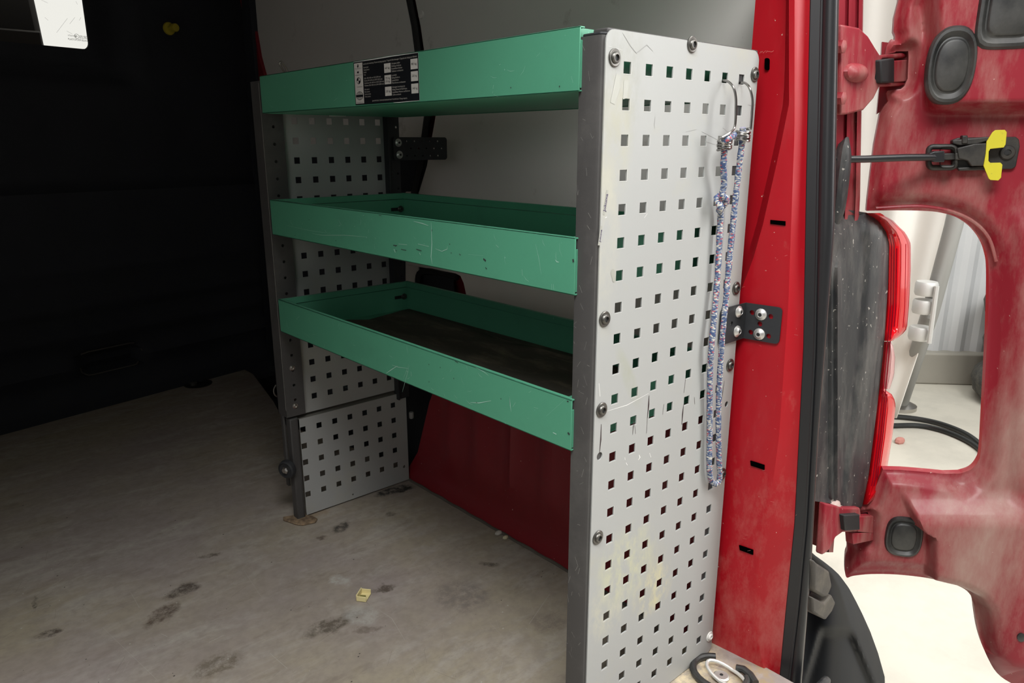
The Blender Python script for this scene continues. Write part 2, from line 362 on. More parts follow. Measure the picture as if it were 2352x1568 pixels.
# rear sill below the floor
f = B(); f.box((-1.22,-.16,-1.02), (.36,-.146,FL-.004)); struct(f.build('trim_1', mPlas, bevel=.006))
# roof, left wall, front bulkhead, right body side
struct(B().box((-1.30,-.14,.52), (.60,2.3,.55)).build('ceiling', flat('roof_lining', (.5,.485,.465), .9)))
struct(B().box((-1.26,-.14,-1.0), (-1.22,2.3,.52)).build('wall_left', flat('dark_side_trim', (.12,.12,.12), .8)))
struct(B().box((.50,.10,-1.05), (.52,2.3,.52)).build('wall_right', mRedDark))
struct(B().box((.10,.90,-1.06), (.50,2.2,-1.03)).box((.10,2.10,-1.06), (.52,2.13,-.90)).build('trim_2', mBlack))          # side-door step well
struct(B().box((.245,.94,-1.03), (.262,1.36,-.896)).build('trim_3', mBlack))

# bulkhead: a moulded black panel, turned slightly, with a window
def bulk_y(x): return 2.035+.2*x
def bulk(u, v, w):
    y = bulk_y(u); o = 0
    o += .05*sst((-.19-v)/.03)                        # lower half stands proud
    for zc, d in ((-.44,.02),(-.55,.025),(-.64,.025),(-.74,.02)): o += d*math.exp(-((v-zc)/.022)**2)
    o += .03*sst((-.80-v)/.03)
    dx = max(-.9-u, u-.062, 0); dz = max(.135-v, 0)     # dished window surround
    d = math.hypot(dx, dz); o -= .035*(1-sst(d/.05)); d2 = math.hypot(max(u-.012, 0), max(.16-v, 0)); o += .016*(1-sst(d2/.018))
    o -= .05*sst((.10-abs(u+.105))/.02)*sst((.035-abs(v+.735))/.012)   # grab recess
    return V((u, y-o+w, v))
win = rrect(-.75, .193, -.0245, .45, .022)
gx = [(-1.24+i*.03, -.92+j*.018) for i in range(58) for j in range(80)]
gx = [p for p in gx if not (-.77 < p[0] < -.012 and .18 < p[1] < .46)]
f = B(); f.plate([(-1.22,-.93),(.50,-.93),(.50,.52),(-1.22,.52)], [win], bulk, .02, gx)
struct(f.build('wall_front', mBlack, bevel=0, smooth=50))
# lighter lines along parts of the grab recess rim
f = B(); rim = []
for a, b_ in rrect(-.205,-.772,-.012,-.698,.033,5): rim.append(bulk(a, b_, -.002))
rim.append(rim[0]); f.tube(rim[:9]+[], .0022, 6); f.tube(rim[12:21], .0022, 6)
struct(f.build('trim_4', paint('pale_plastic_edge', (.09,.08,.07), .7, vary=.4)))
# window glass with its etched marking
f = B(); f.plate(rrect(-.765,.178,-.01,.465,.025), [], lambda a,b_,w: V((a, bulk_y(a)+.024+w, b_)), .004)
wn_ = struct(f.build('window_1', mGlass))
mEtch = flat('etched_marking', (.16,.16,.12), .8)
f = B(); dirx = V((1,.2,0)).normalized()
def on_glass(px, py): return bp(px, py, (-.2,1,0), 2.035+.0195)
def put(f, txt, p, size, ux, uy, mi=0, align='LEFT', sx=1.):
    vs, fs = text_geo(txt, size, align); f.add([p+ux*(a*sx)+uy*b_ for a, b_ in vs], fs, mi)
for txt, px, py, sz in (('PLASTOFORM BLANCA',156.5,91.5,.0075),('Arla Plast',182.5,88.5,.0068),('43R-000463',182,84.6,.0062),('VTX/V/M/M',156,83.0,.0062)):
    put(f, txt, on_glass(px, py), sz, dirx, V((0,0,1)), sx={'A':1.05,'P':.80,'4':1.0,'V':.85}[txt[0]])
put(f, 'E', on_glass(173, 86), .0085, dirx, V((0,0,1))); put(f, '4', on_glass(177.8, 84.6), .004, dirx, V((0,0,1)))
cc_ = on_glass(176.2, 83.2); ring = [cc_+dirx*(.0062*math.cos(a*.2618))+V((0,0,.0062*math.sin(a*.2618))) for a in range(25)]; f.strip(ring, .0009, (0,-1,0))
for a in (((95,0),(110,7)),((155,42),(130,75)),((172,40),(160,55)),((186,40),(182,47)),((153,71),(166,78)),((103,40),(111,47)),((174,3),(178,10))):
    f.strip([on_glass(*q) for q in a], .0012, (0,-1,0))
f.build('etched_marking', mEtch, wn_, fix=False)
# driver seat seen through the window
t = thing('driver_seat', 'dark seat back seen through the left part of the bulkhead window', 'seat', (-.52,2.5,-.9))
f = B(); f.plate([(-.95,-.9),(-.04,-.9),(-.05,.0),(-.068,.235),(-.0761,.371),(-.10,.6),(-.18,.9),(-.95,.9)], [], lambda a,b_,w: V((a, 2.42+w, b_)), .15)
f.build('backrest', paint('dark_seat_cloth', (.03,.027,.024), .9), t, bevel=.02)
f = B(); f.box((-.9,2.395,.222), (-.078,2.42,.275)); f.build('crossbar', flat('brown_bar', (.035,.028,.022), .6), t, bevel=.006)
# yellow knob on the bulkhead
p = bp(387, 66, (-.2,1,0), 2.035); ax = V((.196,-.98,0))
t = thing('wall_knob', 'yellow round plastic knob on the black bulkhead right of the window', 'knob', p)
B().lathe(p, ax, [(.0,0),(.019,0),(.020,.004),(.018,.008),(.008,.010)], 24).build('flange', mKnob, t)
B().lathe(p+ax*.009, ax, [(.008,0),(.008,.02),(.0125,.022),(.013,.032),(.011,.036),(.0,.037)], 24).build('button', mKnob, t)
# things on the floor by the bulkhead
p = bz(455, 882, FL)
t = thing('floor_socket', 'dark recessed round floor socket near the bulkhead corner', 'floor fitting', p)
B().lathe(p, (0,0,1), [(.045,0),(.046,.003),(.04,.005),(.036,.002),(.03,.0005)], 24).build('rim', mBlackM, t)
B().lathe(p+V((-.015,0,.001)), (0,0,1), [(.012,0),(.012,.008),(.006,.011),(0,.011)], 10).build('bolt', mSteel, t)
p = bz(498, 847, FL)
tag(B().lathe(p, (0,0,1), [(.012,0),(.016,.003),(.013,.010),(.006,.014)], 8).build('plug_cap', flat('grey_plug', (.30,.29,.24), .7)), 'small pale plug lying at the foot of the bulkhead', 'cap')

# sliding-door liner and side liners (grey boards standing off the body side)
LX = .45
def wallp(px, py): q = bx(px, py, LX); return (q.y, q.z)
def wall_plate(name, out, mat, x=LX, th=.006, bev=.002, extra=()):
    f = B(); f.plate(out, [], lambda a,b_,w: V((x+w, a, b_)), th, extra); return struct(f.build(name, mat, bevel=bev))
doorl = [wallp(*q) for q in ((566,-60),(575,0),(590,70),(600,130),(607,160),(616,185))]
lin1 = doorl+[(1.84,.0),(1.82,-.085),(.99,-.085),wallp(977,300),wallp(975,265),wallp(970,200),wallp(957,115),wallp(948,60),wallp(936,0),wallp(925,-60)]
wall_plate('wall_right', lin1, mLiner, bev=.004)
wall_plate('trim_11', [(1.005,-.092),(1.93,-.092),(1.93,-1.03),(1.005,-1.03)], mBlack, x=LX+.02)
seal = [wallp(*q) for q in ((943,-50),(944,0),(956,60),(963,115),(978,200),(985,265),(979,310),(968,380),(955,440),(944,500),(938,560))]
f = B(); f.tube([V((LX-.003, a, b_)) for a, b_ in seal], .0095, 8); struct(f.build('trim_5', mBlackM))
wall_plate('trim_6', [wallp(*q) for q in ((548,-60),(557,0),(572,70),(584,130),(594,180),(598,210),(618,190),(610,160),(602,130),(592,70),(577,0),(568,-60))], mRedDark, x=.44, th=.03)
wall_plate('trim_7', [(1.93,.45),(1.99,.45),(2.04,-.9),(1.95,-.9),(1.93,-.1)], mBlack, x=.43, th=.05)
lin2 = [(.10,.50)]+[wallp(*q) for q in ((948,-50),(953,0),(965,60),(973,115),(990,180),(1000,265),(992,310),(980,380),(962,440),(948,500),(938,560),(934,608))]
lin2 += [wallp(*q) for q in ((1045,628),(1057,634),(1064,650),(1075,700),(1085,735))]+[(.82,-.56),(.10,-.56)]
wall_plate('wall_right', lin2, mLiner, bev=.002)
wall_plate('wall_right', [wallp(*q) for q in ((958,440),(928,440),(928,610),(928,660),(960,660),(958,612),(940,600),(942,500))], mLiner, x=LX+.004)
f = B(); f.tube(catmull([V((.452, *wallp(*q))) for q in ((958,655),(962,628),(985,622),(1020,630),(1048,637))], 4), .008, 8); struct(f.build('trim_8', mBlackM))
wall_plate('trim_9', [wallp(*q) for q in ((958,632),(1026,636),(1034,740),(948,720))], mBlack, x=.468)
# rivets of the liner
f = B(); q = V((LX, *wallp(968,34))); f.lathe(q, (-1,0,0), [(.010,0),(.009,.003),(.004,.004),(0,.003)], 16); struct(f.build('trim_10', mLiner))
# wheel arch
AX = .275
prof = [(.03,FL-.01),(.03,-.50),(.62,-.50),(.70,-.53),(.745,-.585),(.785,-.66),(.835,-.80),(.872,-.862),(.885,FL-.01)]
ex = [(.05+i*.02, -.885+j*.02) for i in range(42) for j in range(20)]
def archf(a, b_, w):
    o = 0
    for yc, wd in ((.70,.012),(.60,.02),(.49,.012),(.385,.02),(.24,.02),(.13,.02)): o += .011*math.exp(-((a-yc)/wd)**2)*sst((b_+.80)/.05)*sst((-.52-b_)/.04)
    o += .012*sst((-.835-b_)/.03)
    return V((AX-o+.006*sst((b_+.83)/.3)+w, a, b_))
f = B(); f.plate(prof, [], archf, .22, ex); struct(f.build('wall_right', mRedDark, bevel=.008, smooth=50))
# dirt bead along the foot of the arch
f = B(); f.tube([V((AX-.014, .04+i*.02, FL+.001+.0012*math.sin(i*1.7))) for i in range(43)], .0035, 6); struct(f.build('baseboard_right', paint('grimy_sealant', (.10,.085,.07), .9, vary=.4)))

# ---------------------------------------------------------------- rear pillar (lofted)
tC = [(-200,1812),(0,1806),(150,1803),(230,1800),(330,1780),(430,1758),(520,1738),(600,1716),(645,1700),(720,1672),(800,1650),(1600,1560)]
tB = [(-200,1818),(0,1822),(300,1822),(700,1808),(1000,1787),(1160,1766),(1350,1738),(1460,1737),(1540,1752),(1600,1775)]
tK = [(-200,1866),(0,1862),(400,1853),(800,1846),(1000,1836),(1200,1826),(1400,1806),(1568,1790),(1620,1786)]
tD = [(-200,1892),(0,1888),(400,1879),(800,1872),(1000,1862),(1200,1851),(1400,1832),(1568,1812),(1620,1806)]
tE = [(-200,1930),(0,1925),(530,1915),(1000,1878),(1300,1862),(1568,1840),(1620,1836)]
nF = (1, .10, 0)
rows = []
for i in range(0, 46):
    y = -200+i*40
    c0 = bp(lerp(tC, y), y, nF, .303); b0 = bp(lerp(tB, y), y, nF, .285); k0 = bx(lerp(tK, y), y, .322)
    main = bp(min(lerp(tC, y)+14, lerp(tB, y)-6), y, nF, .286)
    z = b0.z
    if c0.y > .03: c0 = V((.30, .03, z))
    if main.y > .028: main = V((.285, .028, z))
    r = [V((.52,.10,z)), V((.302,.032,z)), V((c0.x, c0.y, z)), V((main.x, main.y, z)), V((b0.x+.0002, b0.y+.006, z)), V((b0.x+.0015, b0.y-.001, z)), V((k0.x-.002, k0.y, z)), V((k0.x+.006, k0.y-.004, z)), V((k0.x+.016, k0.y+.05, z)), V((.36, k0.y+.055, z))]
    rows.append(r)
pil = B().rows(rows); PIL = struct(pil.build('wall_rear', mRed, smooth=40))
mt = bpy.data.materials.new('pillar_paint'); mt = mRed.copy(); nt2 = mt.node_tree; b2 = nt2.nodes['Principled BSDF']; src = b2.inputs['Base Color'].links[0].from_socket
geo = nt2.nodes.new('ShaderNodeNewGeometry'); sx2 = nt2.nodes.new('ShaderNodeSeparateXYZ'); nt2.links.new(geo.outputs['Position'], sx2.inputs[0])
mr = nt2.nodes.new('ShaderNodeMapRange'); mr.inputs[1].default_value = -.30; mr.inputs[2].default_value = -.88; mr.inputs[3].default_value = -.12; mr.inputs[4].default_value = .14; nt2.links.new(sx2.outputs[2], mr.inputs[0])
nz2 = noise(nt2, tc(nt2, (1,1,.5)), 16, 10, .75); ad = nt2.nodes.new('ShaderNodeMath'); ad.operation = 'ADD'; nt2.links.new(nz2, ad.inputs[0]); nt2.links.new(mr.outputs[0], ad.inputs[1])
nt2.links.new(mix(nt2, ramp(nt2, ad.outputs[0], [(.55, 0), (.95, .45)]), src, (.56,.30,.25)), b2.inputs['Base Color']); PIL.data.materials[0] = mt
# punched slots of the pillar, shown as dark recesses
f = B()
def slot(c4, x=.2845, n=nF, mi=0): f.prism([bp(px, py, n, x-.0004) for px, py in c4], V((.0022,0,0)), mi)
slot([(1769,505),(1803,508),(1803,518),(1769,514)]); slot([(1723,1058),(1755,1068),(1755,1079),(1724,1069)]); slot([(1697,1252),(1729,1263),(1729,1274),(1699,1263)])
o_ = [(1761+5.2*math.cos(a), 147+5*math.sin(a)+(9 if math.sin(a) > 0 else -9)) for a in [i*math.pi/8 for i in range(16)]]
slot(o_, .3015)
for k in range(9):
    x_ = 1745+k*3.6; f.strip([bp(x_, 121-k*.4+random.uniform(-2,2), nF, .3012), bp(x_+3.2, 119-k*.4+random.uniform(-2,2), nF, .3012)], .0012, (-1,0,0), 1)
for a in (((1600+32,640),(1600+60,640)),):
    pass
for _ in range(16):
    px, py = random.uniform(1700,1830), random.uniform(560,1450); l = random.uniform(3,9)
    f.strip([bp(px, py, nF, .2838), bp(px+l, py+random.uniform(-3,3), nF, .2838)], .0007, (-1,0,0), 1)
f.build('slot_marks', [flat('hole_black', (.001,.001,.001), 1, Specular_IOR_Level=0), flat('pink_scratch', (.55,.2,.18), .6)], PIL, fix=False)
# weatherstrip
t = thing('door_weatherstrip', 'black rubber weatherstrip running down the edge of the red door pillar', 'weatherstrip', bx(1850, 1568, .31))
ys = [-200+i*30 for i in range(62)]
f = B(); rr = []
for y in ys:
    k = bx(lerp(tK, y), y, .322); d = bx(lerp(tD, y)+4, y, .328); rr.append([k+V((.004,.012,0)), k+V((-.002,0,0)), k+V((-.0025,-.0015,0)), d+V((-.003,0,0)), d+V((.004,.01,0))])
f.rows(rr)
for k in range(6):       # fine ribs
    for y0, y1 in zip(ys, ys[1:]): pass
    f.tube([bx(lerp(tK,y)+3+k*(lerp(tD,y)-lerp(tK,y)-5)/5.2, y, .3245) for y in ys], .0008, 5)
f.build('ribbed_lip', mSeal, t)
f = B(); f.tube([bx((lerp(tD,y)+lerp(tE,y))/2, y, .334) for y in ys], [(.5*(lerp(tE,y)-lerp(tD,y))*(bx(lerp(tE,y),y,.334)-CAM).dot(FWD)/FPX) for y in ys], 16)
f.build('bulb', mSeal, t)
f = B(); f.tube([bx(lerp(tE,y)-1, y, .341) for y in ys], .0018, 6); f.build('lip', paint('brown_seal_edge', (.11,.07,.06), .6), t)

# ================================================================= SHELVING RACK
P = .038
R_ = thing('shelving_rack', 'green three-tray shelving rack with grey perforated end panels bolted beside the pillar', 'shelving rack', (.11,.43,FL))
def sq(u, v, h=.0062): return [(u-h,v-h),(u+h,v-h),(u+h,v+h),(u-h,v+h)]
holes = [sq(P*i, -P*j) for i in range(7) for j in range(23)]
holes += [circ(-.0245,-.448,.0052), circ(.254,-.448,.0045)]
pan = B(); pan.plate(rrect(-.0358, FL+.002, .2665, .0368, .013), holes, lambda a,b_,w: V((a, w-.0016, b_)), .0016)
# pale strips paint the light caught by each hole's bottom and right rim
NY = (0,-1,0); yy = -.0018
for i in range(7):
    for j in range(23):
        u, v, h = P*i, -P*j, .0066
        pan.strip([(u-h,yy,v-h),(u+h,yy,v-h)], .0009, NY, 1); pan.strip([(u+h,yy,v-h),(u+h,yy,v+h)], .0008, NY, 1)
def pp(px, py): return by(px, py, yy)
for pts, w in (([(1381,974),(1380,1010),(1377,1040)],.0022),([(1491,908),(1490,930),(1487,960)],.0026),([(1487,958),(1485,995)],.0016),([(1456,960),(1455,978),(1453,998)],.0014),([(1457,968),(1460,996)],.0014),
               ([(1525,928),(1522,952)],.0016),([(1575,868),(1571,902)],.0018),([(1570,930),(1568,950),(1566,975)],.0026),([(1595,912),(1596,928)],.0018),([(1664,874),(1660,900),(1659,912)],.0014)):
    pan.strip([pp(*q) for q in pts], w, NY, 2)
for pts, w in (([(1394,944),(1440,930),(1490,903)],.0009),([(1435,1050),(1436,1056)],.002),([(1438,1062),(1441,1068)],.0025),([(1468,1044),(1470,1050),(1466,1056)],.002),([(1492,1040),(1495,1050)],.002),
               ([(1390,500),(1394,498)],.002),([(1480,500),(1487,490)],.0012),([(1376,880),(1378,910)],.002),([(1398,66+40),(1430,115)],.0004)):
    pan.strip([pp(*q) for q in pts], w, NY, 3)
for pts in ([(1430,75),(1448,105),(1462,122),(1486,103),(1500,118)],[(1505,268),(1503,285),(1504,295)],[(1660,293),(1672,303)],[(1612,302),(1650,322)],[(1620,325),(1650,334)],[(1718,240),(1727,243),(1735,240)],[(1575,303),(1600,297)]):
    pan.strip([pp(*q) for q in pts], .0009, NY, 6)
for pts in ([(1413,150),(1446,142),(1447,200),(1440,240),(1425,330),(1400,330),(1396,280)],):
    pass
q4 = [pp(1416,168),pp(1424,175),pp(1424,205),pp(1412,240),pp(1402,235)]; pan.add([p+V((0,-.00002,0)) for p in q4], [tuple(range(5))], 4)
q4 = [pp(1433,186),pp(1446,182),pp(1441,225),pp(1431,228)]; pan.add(q4, [(0,1,2,3)], 4)
for k, (a, b_) in enumerate(((1408,628),(1410,640))): pan.add([pp(a+math.cos(t_)*(5-k), b_+math.sin(t_)*(11-3*k))+V((0,-.0001*k,0)) for t_ in [i*.628 for i in range(10)]], [tuple(range(10))], 4+0*k)
# printed word on the old tape strip, running up the panel edge
for (xa, ya, xb, yb) in ((1388,485,1394,445),(1376.5,555,1380.5,527)):
    p0, p1 = pp(xa, ya), pp(xb, yb); ux = (p1-p0).normalized(); uy = V((0,-1,0)).cross(ux)*1.0
    vs, fs = text_geo('Jokuma', 1); L = max(a for a, _ in vs); s_ = (p1-p0).length/L
    uy = V((-ux.z, 0, ux.x)); pan.add([p0+ux*(a*s_)+uy*(b_*s_*.9-.002)+V((0,-.0001,0)) for a, b_ in vs], fs, 5)
    pan.strip([p0-ux*.004+uy*-.0, p1+ux*.004], .009, NY, 4)
mPN = mPanel.copy(); nt = mPN.node_tree; b = nt.nodes['Principled BSDF']; c = b.inputs['Base Color'].links[0].from_socket
def pblob(px, py, rx, rz, ang, col, lo, hi, strength, sc_, c):
    p = pp(px, py); mp = nt.nodes.new('ShaderNodeMapping'); mp.vector_type = 'TEXTURE'; mp.inputs['Location'].default_value = (p.x, 0, p.z); mp.inputs['Rotation'].default_value = (0, ang, 0); mp.inputs['Scale'].default_value = (rx, 1, rz)
    t_ = nt.nodes.new('ShaderNodeTexCoord'); nt.links.new(t_.outputs['Object'], mp.inputs[0]); g = nt.nodes.new('ShaderNodeTexGradient'); g.gradient_type = 'SPHERICAL'; nt.links.new(mp.outputs[0], g.inputs[0])
    m_ = nt.nodes.new('ShaderNodeMath'); m_.operation = 'MULTIPLY'; nt.links.new(ramp(nt, g.outputs['Fac'], [(0, 0), (.5, strength)]), m_.inputs[0]); nt.links.new(ramp(nt, noise(nt, tc(nt, (1,1,.6), rot=(0,.5,0)), sc_, 8, .7), [(lo, 0), (hi, 1)]), m_.inputs[1])
    return mix(nt, m_.outputs[0], c, col)
for a in ((1440,1300,.07,.07,.5,(.50,.50,.34),.42,.62,.8,45),(1500,1350,.05,.05,0,(.56,.52,.33),.45,.62,.8,60),(1395,1400,.05,.05,0,(.48,.47,.38),.42,.6,.7,50),(1425,215,.045,.09,.12,(.30,.30,.26),.38,.62,.6,60),
          (1412,330,.035,.10,.1,(.42,.41,.33),.35,.6,.6,30),(1445,870,.012,.06,-.5,(.34,.35,.27),.3,.6,.7,30),(1395,560,.025,.12,0,(.46,.45,.38),.35,.6,.6,30)):
    c = pblob(*a, c)
nt.links.new(c, b.inputs['Base Color'])
PANEL = pan.build('end_panel', [mPN, mRimLight, mMark, mLight, mTape, mInk, flat('grey_hairline', (.28,.28,.27), .6)], R_, pivot=(0,0,0), fix=False, smooth=30, label='large light grey perforated end panel facing the doors')
# near posts
f = B(); zt, zb = .0305, FL+.0005
pr = [(-.0065,.0035),(-.0065,.0002),(-.036,.0002),(-.0395,.0015),(-.0412,.005),(-.0412,.031),(-.0395,.0325),(-.032,.0325),(-.032,.0295),(-.038,.0295),(-.038,.005),(-.036,.0035)]
f.prism([(a, b_, zb) for a, b_ in pr], (0,0,zt-zb))
for _ in range(46):
    z = random.uniform(-.87,.02); y = random.uniform(.003,.030); l = random.uniform(.001,.006); dz = random.uniform(-.012,.012)
    f.strip([(-.04125,y,z),(-.04125,min(.031,y+l),z+dz)], random.uniform(.0003,.0007), (-1,0,0), 1)
f.build('post', [mPost, flat('pale_metal_scratch', (.42,.41,.38), .5)], R_, fix=False, smooth=30)
f = B(); f.prism([(a, b_, zb) for a, b_ in ((.2665,.0002),(.213,.0002),(.213,.003),(.2635,.003),(.2635,.03),(.2665,.03))], (0,0,.0325-zb)); f.build('post', mBlackM, R_, bevel=.001)  # post coloured black so the panel holes before it look deep in shade
f = B(); f.box((-.031,.0004,.0305),(.2665,.022,.0385)); f.build('top_rail', mPost, R_, bevel=.002)
f = B(); f.prism([(-.0395,.0035,.0302),(-.034,.0005,.0302),(-.006,.0005,.0302),(-.006,.030,.0302),(-.0385,.030,.0302)], (0,0,.0035)); f.build('post_cap', mPostDark, R_, bevel=.0015)
# far posts
FY = .848
f = B(); rh = [circ(-.0195, -.048-.0325*k, .0032, 10) for k in range(18)]
f.plate([(-.0412,-.636),(.0015,-.636),(.0015,.034),(-.0412,.034)], rh, lambda a,b_,w: V((a, FY+w, b_)), .002)
f.box((-.0412,FY+.001,-.636), (-.0390,.888,.034)); f.box((-.0412,.886,-.636), (-.02,.888,.034))
f.strip([(-.0414,FY+.001,.03),(-.0414,FY+.001,-.62)], .0016, (-1,-.6,0), 1)  # pale line down the outer corner of the post
f.build('post', [mPost, flat('pale_post_edge', (.28,.27,.25), .4)], R_, fix=False)
f = B(); f.prism([(a, b_, FL+.001) for a, b_ in ((-.036,.8465),(-.0195,.8465),(-.016,.850),(-.016,.868),(-.036,.868))], (0,0,.235)); f.build('leg', mPost, R_, bevel=.003)
f = B(); f.box((-.041,.868,-.80), (-.036,.880,-.634)); f.build('leg', mPost, R_, bevel=.001)
f = B(); rh = [circ(.2485,-.045-.0325*k,.003,8) for k in range(19)]
f.plate([(.2365,-.66),(.2655,-.66),(.2655,.034),(.2365,.034)], [circ(.2585,-.045-.0325*k,.0028,8) for k in range(19)], lambda a,b_,w: V((a, FY+w, b_)), .002)
f.box((.233,.842,-.66),(.2365,.862,.034)); f.build('post', mPostDark, R_)
# far upper panel, lower panel
dx, dz = -.008, .0022
f = B(); f.plate([(-.03,-.640),(.262,-.640),(.262,.034),(-.03,.034)], [sq(dx+P*i, dz-P*j) for i in range(1,7) for j in range(17)]+[sq(.0045+.002,dz-P*j,.0055) for j in range(0)], lambda a,b_,w: V((a, .8596+w, b_)), .0016)
for j in range(17): f.box((.0018,.8590,dz-P*j-.0062),(.0052-.002*0,.8597,dz-P*j+.0062),1)
f.strip([by(756,266,.8588),by(795,266,.8588)], .007, (0,-1,0), 2)
f.build('end_panel', [mPanel, mBlackM, mLight], R_, fix=False, label='upper light grey perforated panel at the inner end')
ox, oz = -.0055, -.6723
f = B(); f.plate([(-.0125,FL+.004),(.2590,FL+.004),(.2590,-.6475),(-.0125,-.6475)], [sq(ox+P*i, oz-P*j) for i in range(7) for j in range(5)]+[circ(.2465,-.836,.0035), circ(.104,-.862,.002)], lambda a,b_,w: V((a, .852+w, b_)), .0016)
f.build('end_panel', mPanel, R_, label='low light grey perforated panel standing on the floor')
f = B(); f.box((-.0125,.8536,-.6495), (.2590,.882,-.6475)); f.build('ledge', paint('dusty_ledge', (.20,.185,.16), .9, vary=.3), R_)
# bolts
def bolt_mesh(p, ax, r=.0095):
    f = B(); f.lathe(p, ax, [(r,0),(r,.001),(r*.90,.0018),(r*.66,.0016),(r*.63,.003),(r*.52,.0040),(r*.36,.0042),(r*.33,.002),(.0,.002)], 20)
    return f
first = None
for k, (x, z) in enumerate(((-.022,.0086),(-.024,-.2762),(-.024,-.388),(-.0232,-.559),(.1158,.0329),(.2583,.0077),(.2544,-.2757),(.2545,-.3883),(.257,-.5602))):
    p = V((x,-.0016,z)); r = .0095 if x < .1 else .0082
    if first is None:
        first = bolt_mesh(p, (0,-1,0)).build('bolt', mBolt, R_, pivot=p)
        s_ = B().lathe(p+V((0,-.0021,0)), (0,-1,0), [(.0031,0),(.0030,.0004),(0,.0004)], 6).build('socket', mBlackM, first)
    else: dup(first, p, R_)
p = V((.258,-.0016,-.844)); bolt_mesh(p, (0,-1,0), .0085).build('bolt', flat('paint_splashed_bolt', (.7,.69,.66), .5), R_, pivot=p, label='bolt splashed with white paint')
for (px, py, s_) in ((671,845,1),(678,932,1)):
    p = by(px, py, FY); bolt_mesh(p, (0,-1,0), .006).build('bolt', mSteel, R_, pivot=p)
# trays
def tray(z0, z1, lab, wear, far=.832, near=.0265):
    x0, x1 = -.046, .262
    f = B(); t_ = .0055; lt = .0078; lh = .0125
    # walls as folded sheet: full-height wall plus a wider folded lip at the top
    f.box((x0,near,z0),(x0+.0018,far,z1)); f.box((x0,near,z0),(x0+t_,far,z0+.0018)); f.box((x0+t_-.0012,near+.006,z0),(x0+t_,far,z1-lh-.0008))
    f.box((x0,near,z1-.0018),(x0+lt,far,z1)); f.box((x0+lt-.0016,near+.006,z1-lh),(x0+lt,far,z1))
    f.box((x1-t_,near+.03,z0),(x1,far,z1-lh-.0008)); f.box((x1-lt,near+.012,z1-lh),(x1,far,z1))
    f.box((x0+.006,far-t_,z0),(x1,far,z1-lh-.0008)); f.box((x0+.001,far-lt,z1-lh),(x1,far,z1-.0002))
    f.box((x0+.0055,near+.008,z0),(x1,near+.0135,z1-.0004))
    f.box((x0+.0016,near+.0005,z0+.0035),(x0+t_,near+.0025,z1-.0135))          # bright folded end strip
    f.box((x0+.002,near+.006,z0+.001),(x1-.002,far-.002,z0+.003))
    wear(f, z0, z1); o = f.build('tray', [mGreen, mGreenScr, mChip], R_, bevel=.0009, label=lab, fix=False); return o
def sc(f, z0, z1, lines, x=-.04635, dark=(), rnd=14):
    for pts, w in lines: f.strip([bx(px, py, x) for px, py in pts], w, (-1,0,0), 1)
    for pts, w in dark: f.strip([bx(px, py, x-.0001) for px, py in pts], w, (-1,0,0), 2)
    for _ in range(rnd):
        y = random.uniform(.04,.80); z = random.uniform(z0+.004, z1-.004); l = random.uniform(.003,.016); a = random.uniform(-1.5,1.5)
        if random.random() < .7: f.strip([(x,y,z),(x,y+l*math.cos(a)*.5,min(z1-.002,max(z0+.002,z+l*math.sin(a)*.5))),(x,y+l*math.cos(a+.2),min(z1-.002,max(z0+.002,z+l*math.sin(a+.2))))], random.uniform(.0002,.0005), (-1,0,0), 1)
        else: f.add([(x,y+math.cos(k)*.0009,z+math.sin(k)*.0009) for k in range(6)], [tuple(range(6))], 2)
W1 = lambda f, a, b_: sc(f, a, b_, [([(1134,195),(1132,204)],.0012),([(1132,210),(1131,214)],.0010),([(1134,217),(1145,223)],.0005),([(766,232),(775,225)],.0008),([(1232,130),(1240,122)],.0004),([(1312,175),(1316,190)],.0005),([(1146,149),(1150,147)],.0008)], rnd=10)
W2 = lambda f, a, b_: sc(f, a, b_, [([(717,536),(740,540),(790,540),(842,544)],.0006),([(838,512),(839,522)],.0008),([(846,526),(847,534)],.0010),([(990,510),(992,560),(990,590),(993,606)],.0014),([(950,508),(970,513),(984,518)],.0013),
        ([(1000,571),(1015,577),(1027,572),(1028,565)],.0008),([(915,560),(935,562)],.0016),([(960,560),(985,566)],.0016),([(905,572),(908,580)],.004),([(963,580),(966,585)],.003),([(1275,596),(1279,601),(1284,602)],.0012),
        ([(1230,560),(1238,595),(1243,630)],.0004),([(1267,652),(1267,665)],.0008),([(1271,652),(1272,665)],.0008),([(1139,562),(1145,568)],.0012),([(1199,618),(1200,633)],.0010),([(660,518),(715,530),(760,536)],.0004),([(1075,584),(1110,587)],.0004)],
   dark=[([(903,563),(912,564)],.0035),([(921,572),(933,575)],.0025),([(956,572),(968,576)],.0028),([(1110,594),(1116,599)],.006),([(1115,614),(1118,618)],.003),([(992,527),(992,531)],.003),([(1055,583),(1058,586)],.003),([(870,494),(876,495)],.002),([(1316,595),(1317,602)],.007)], rnd=26)
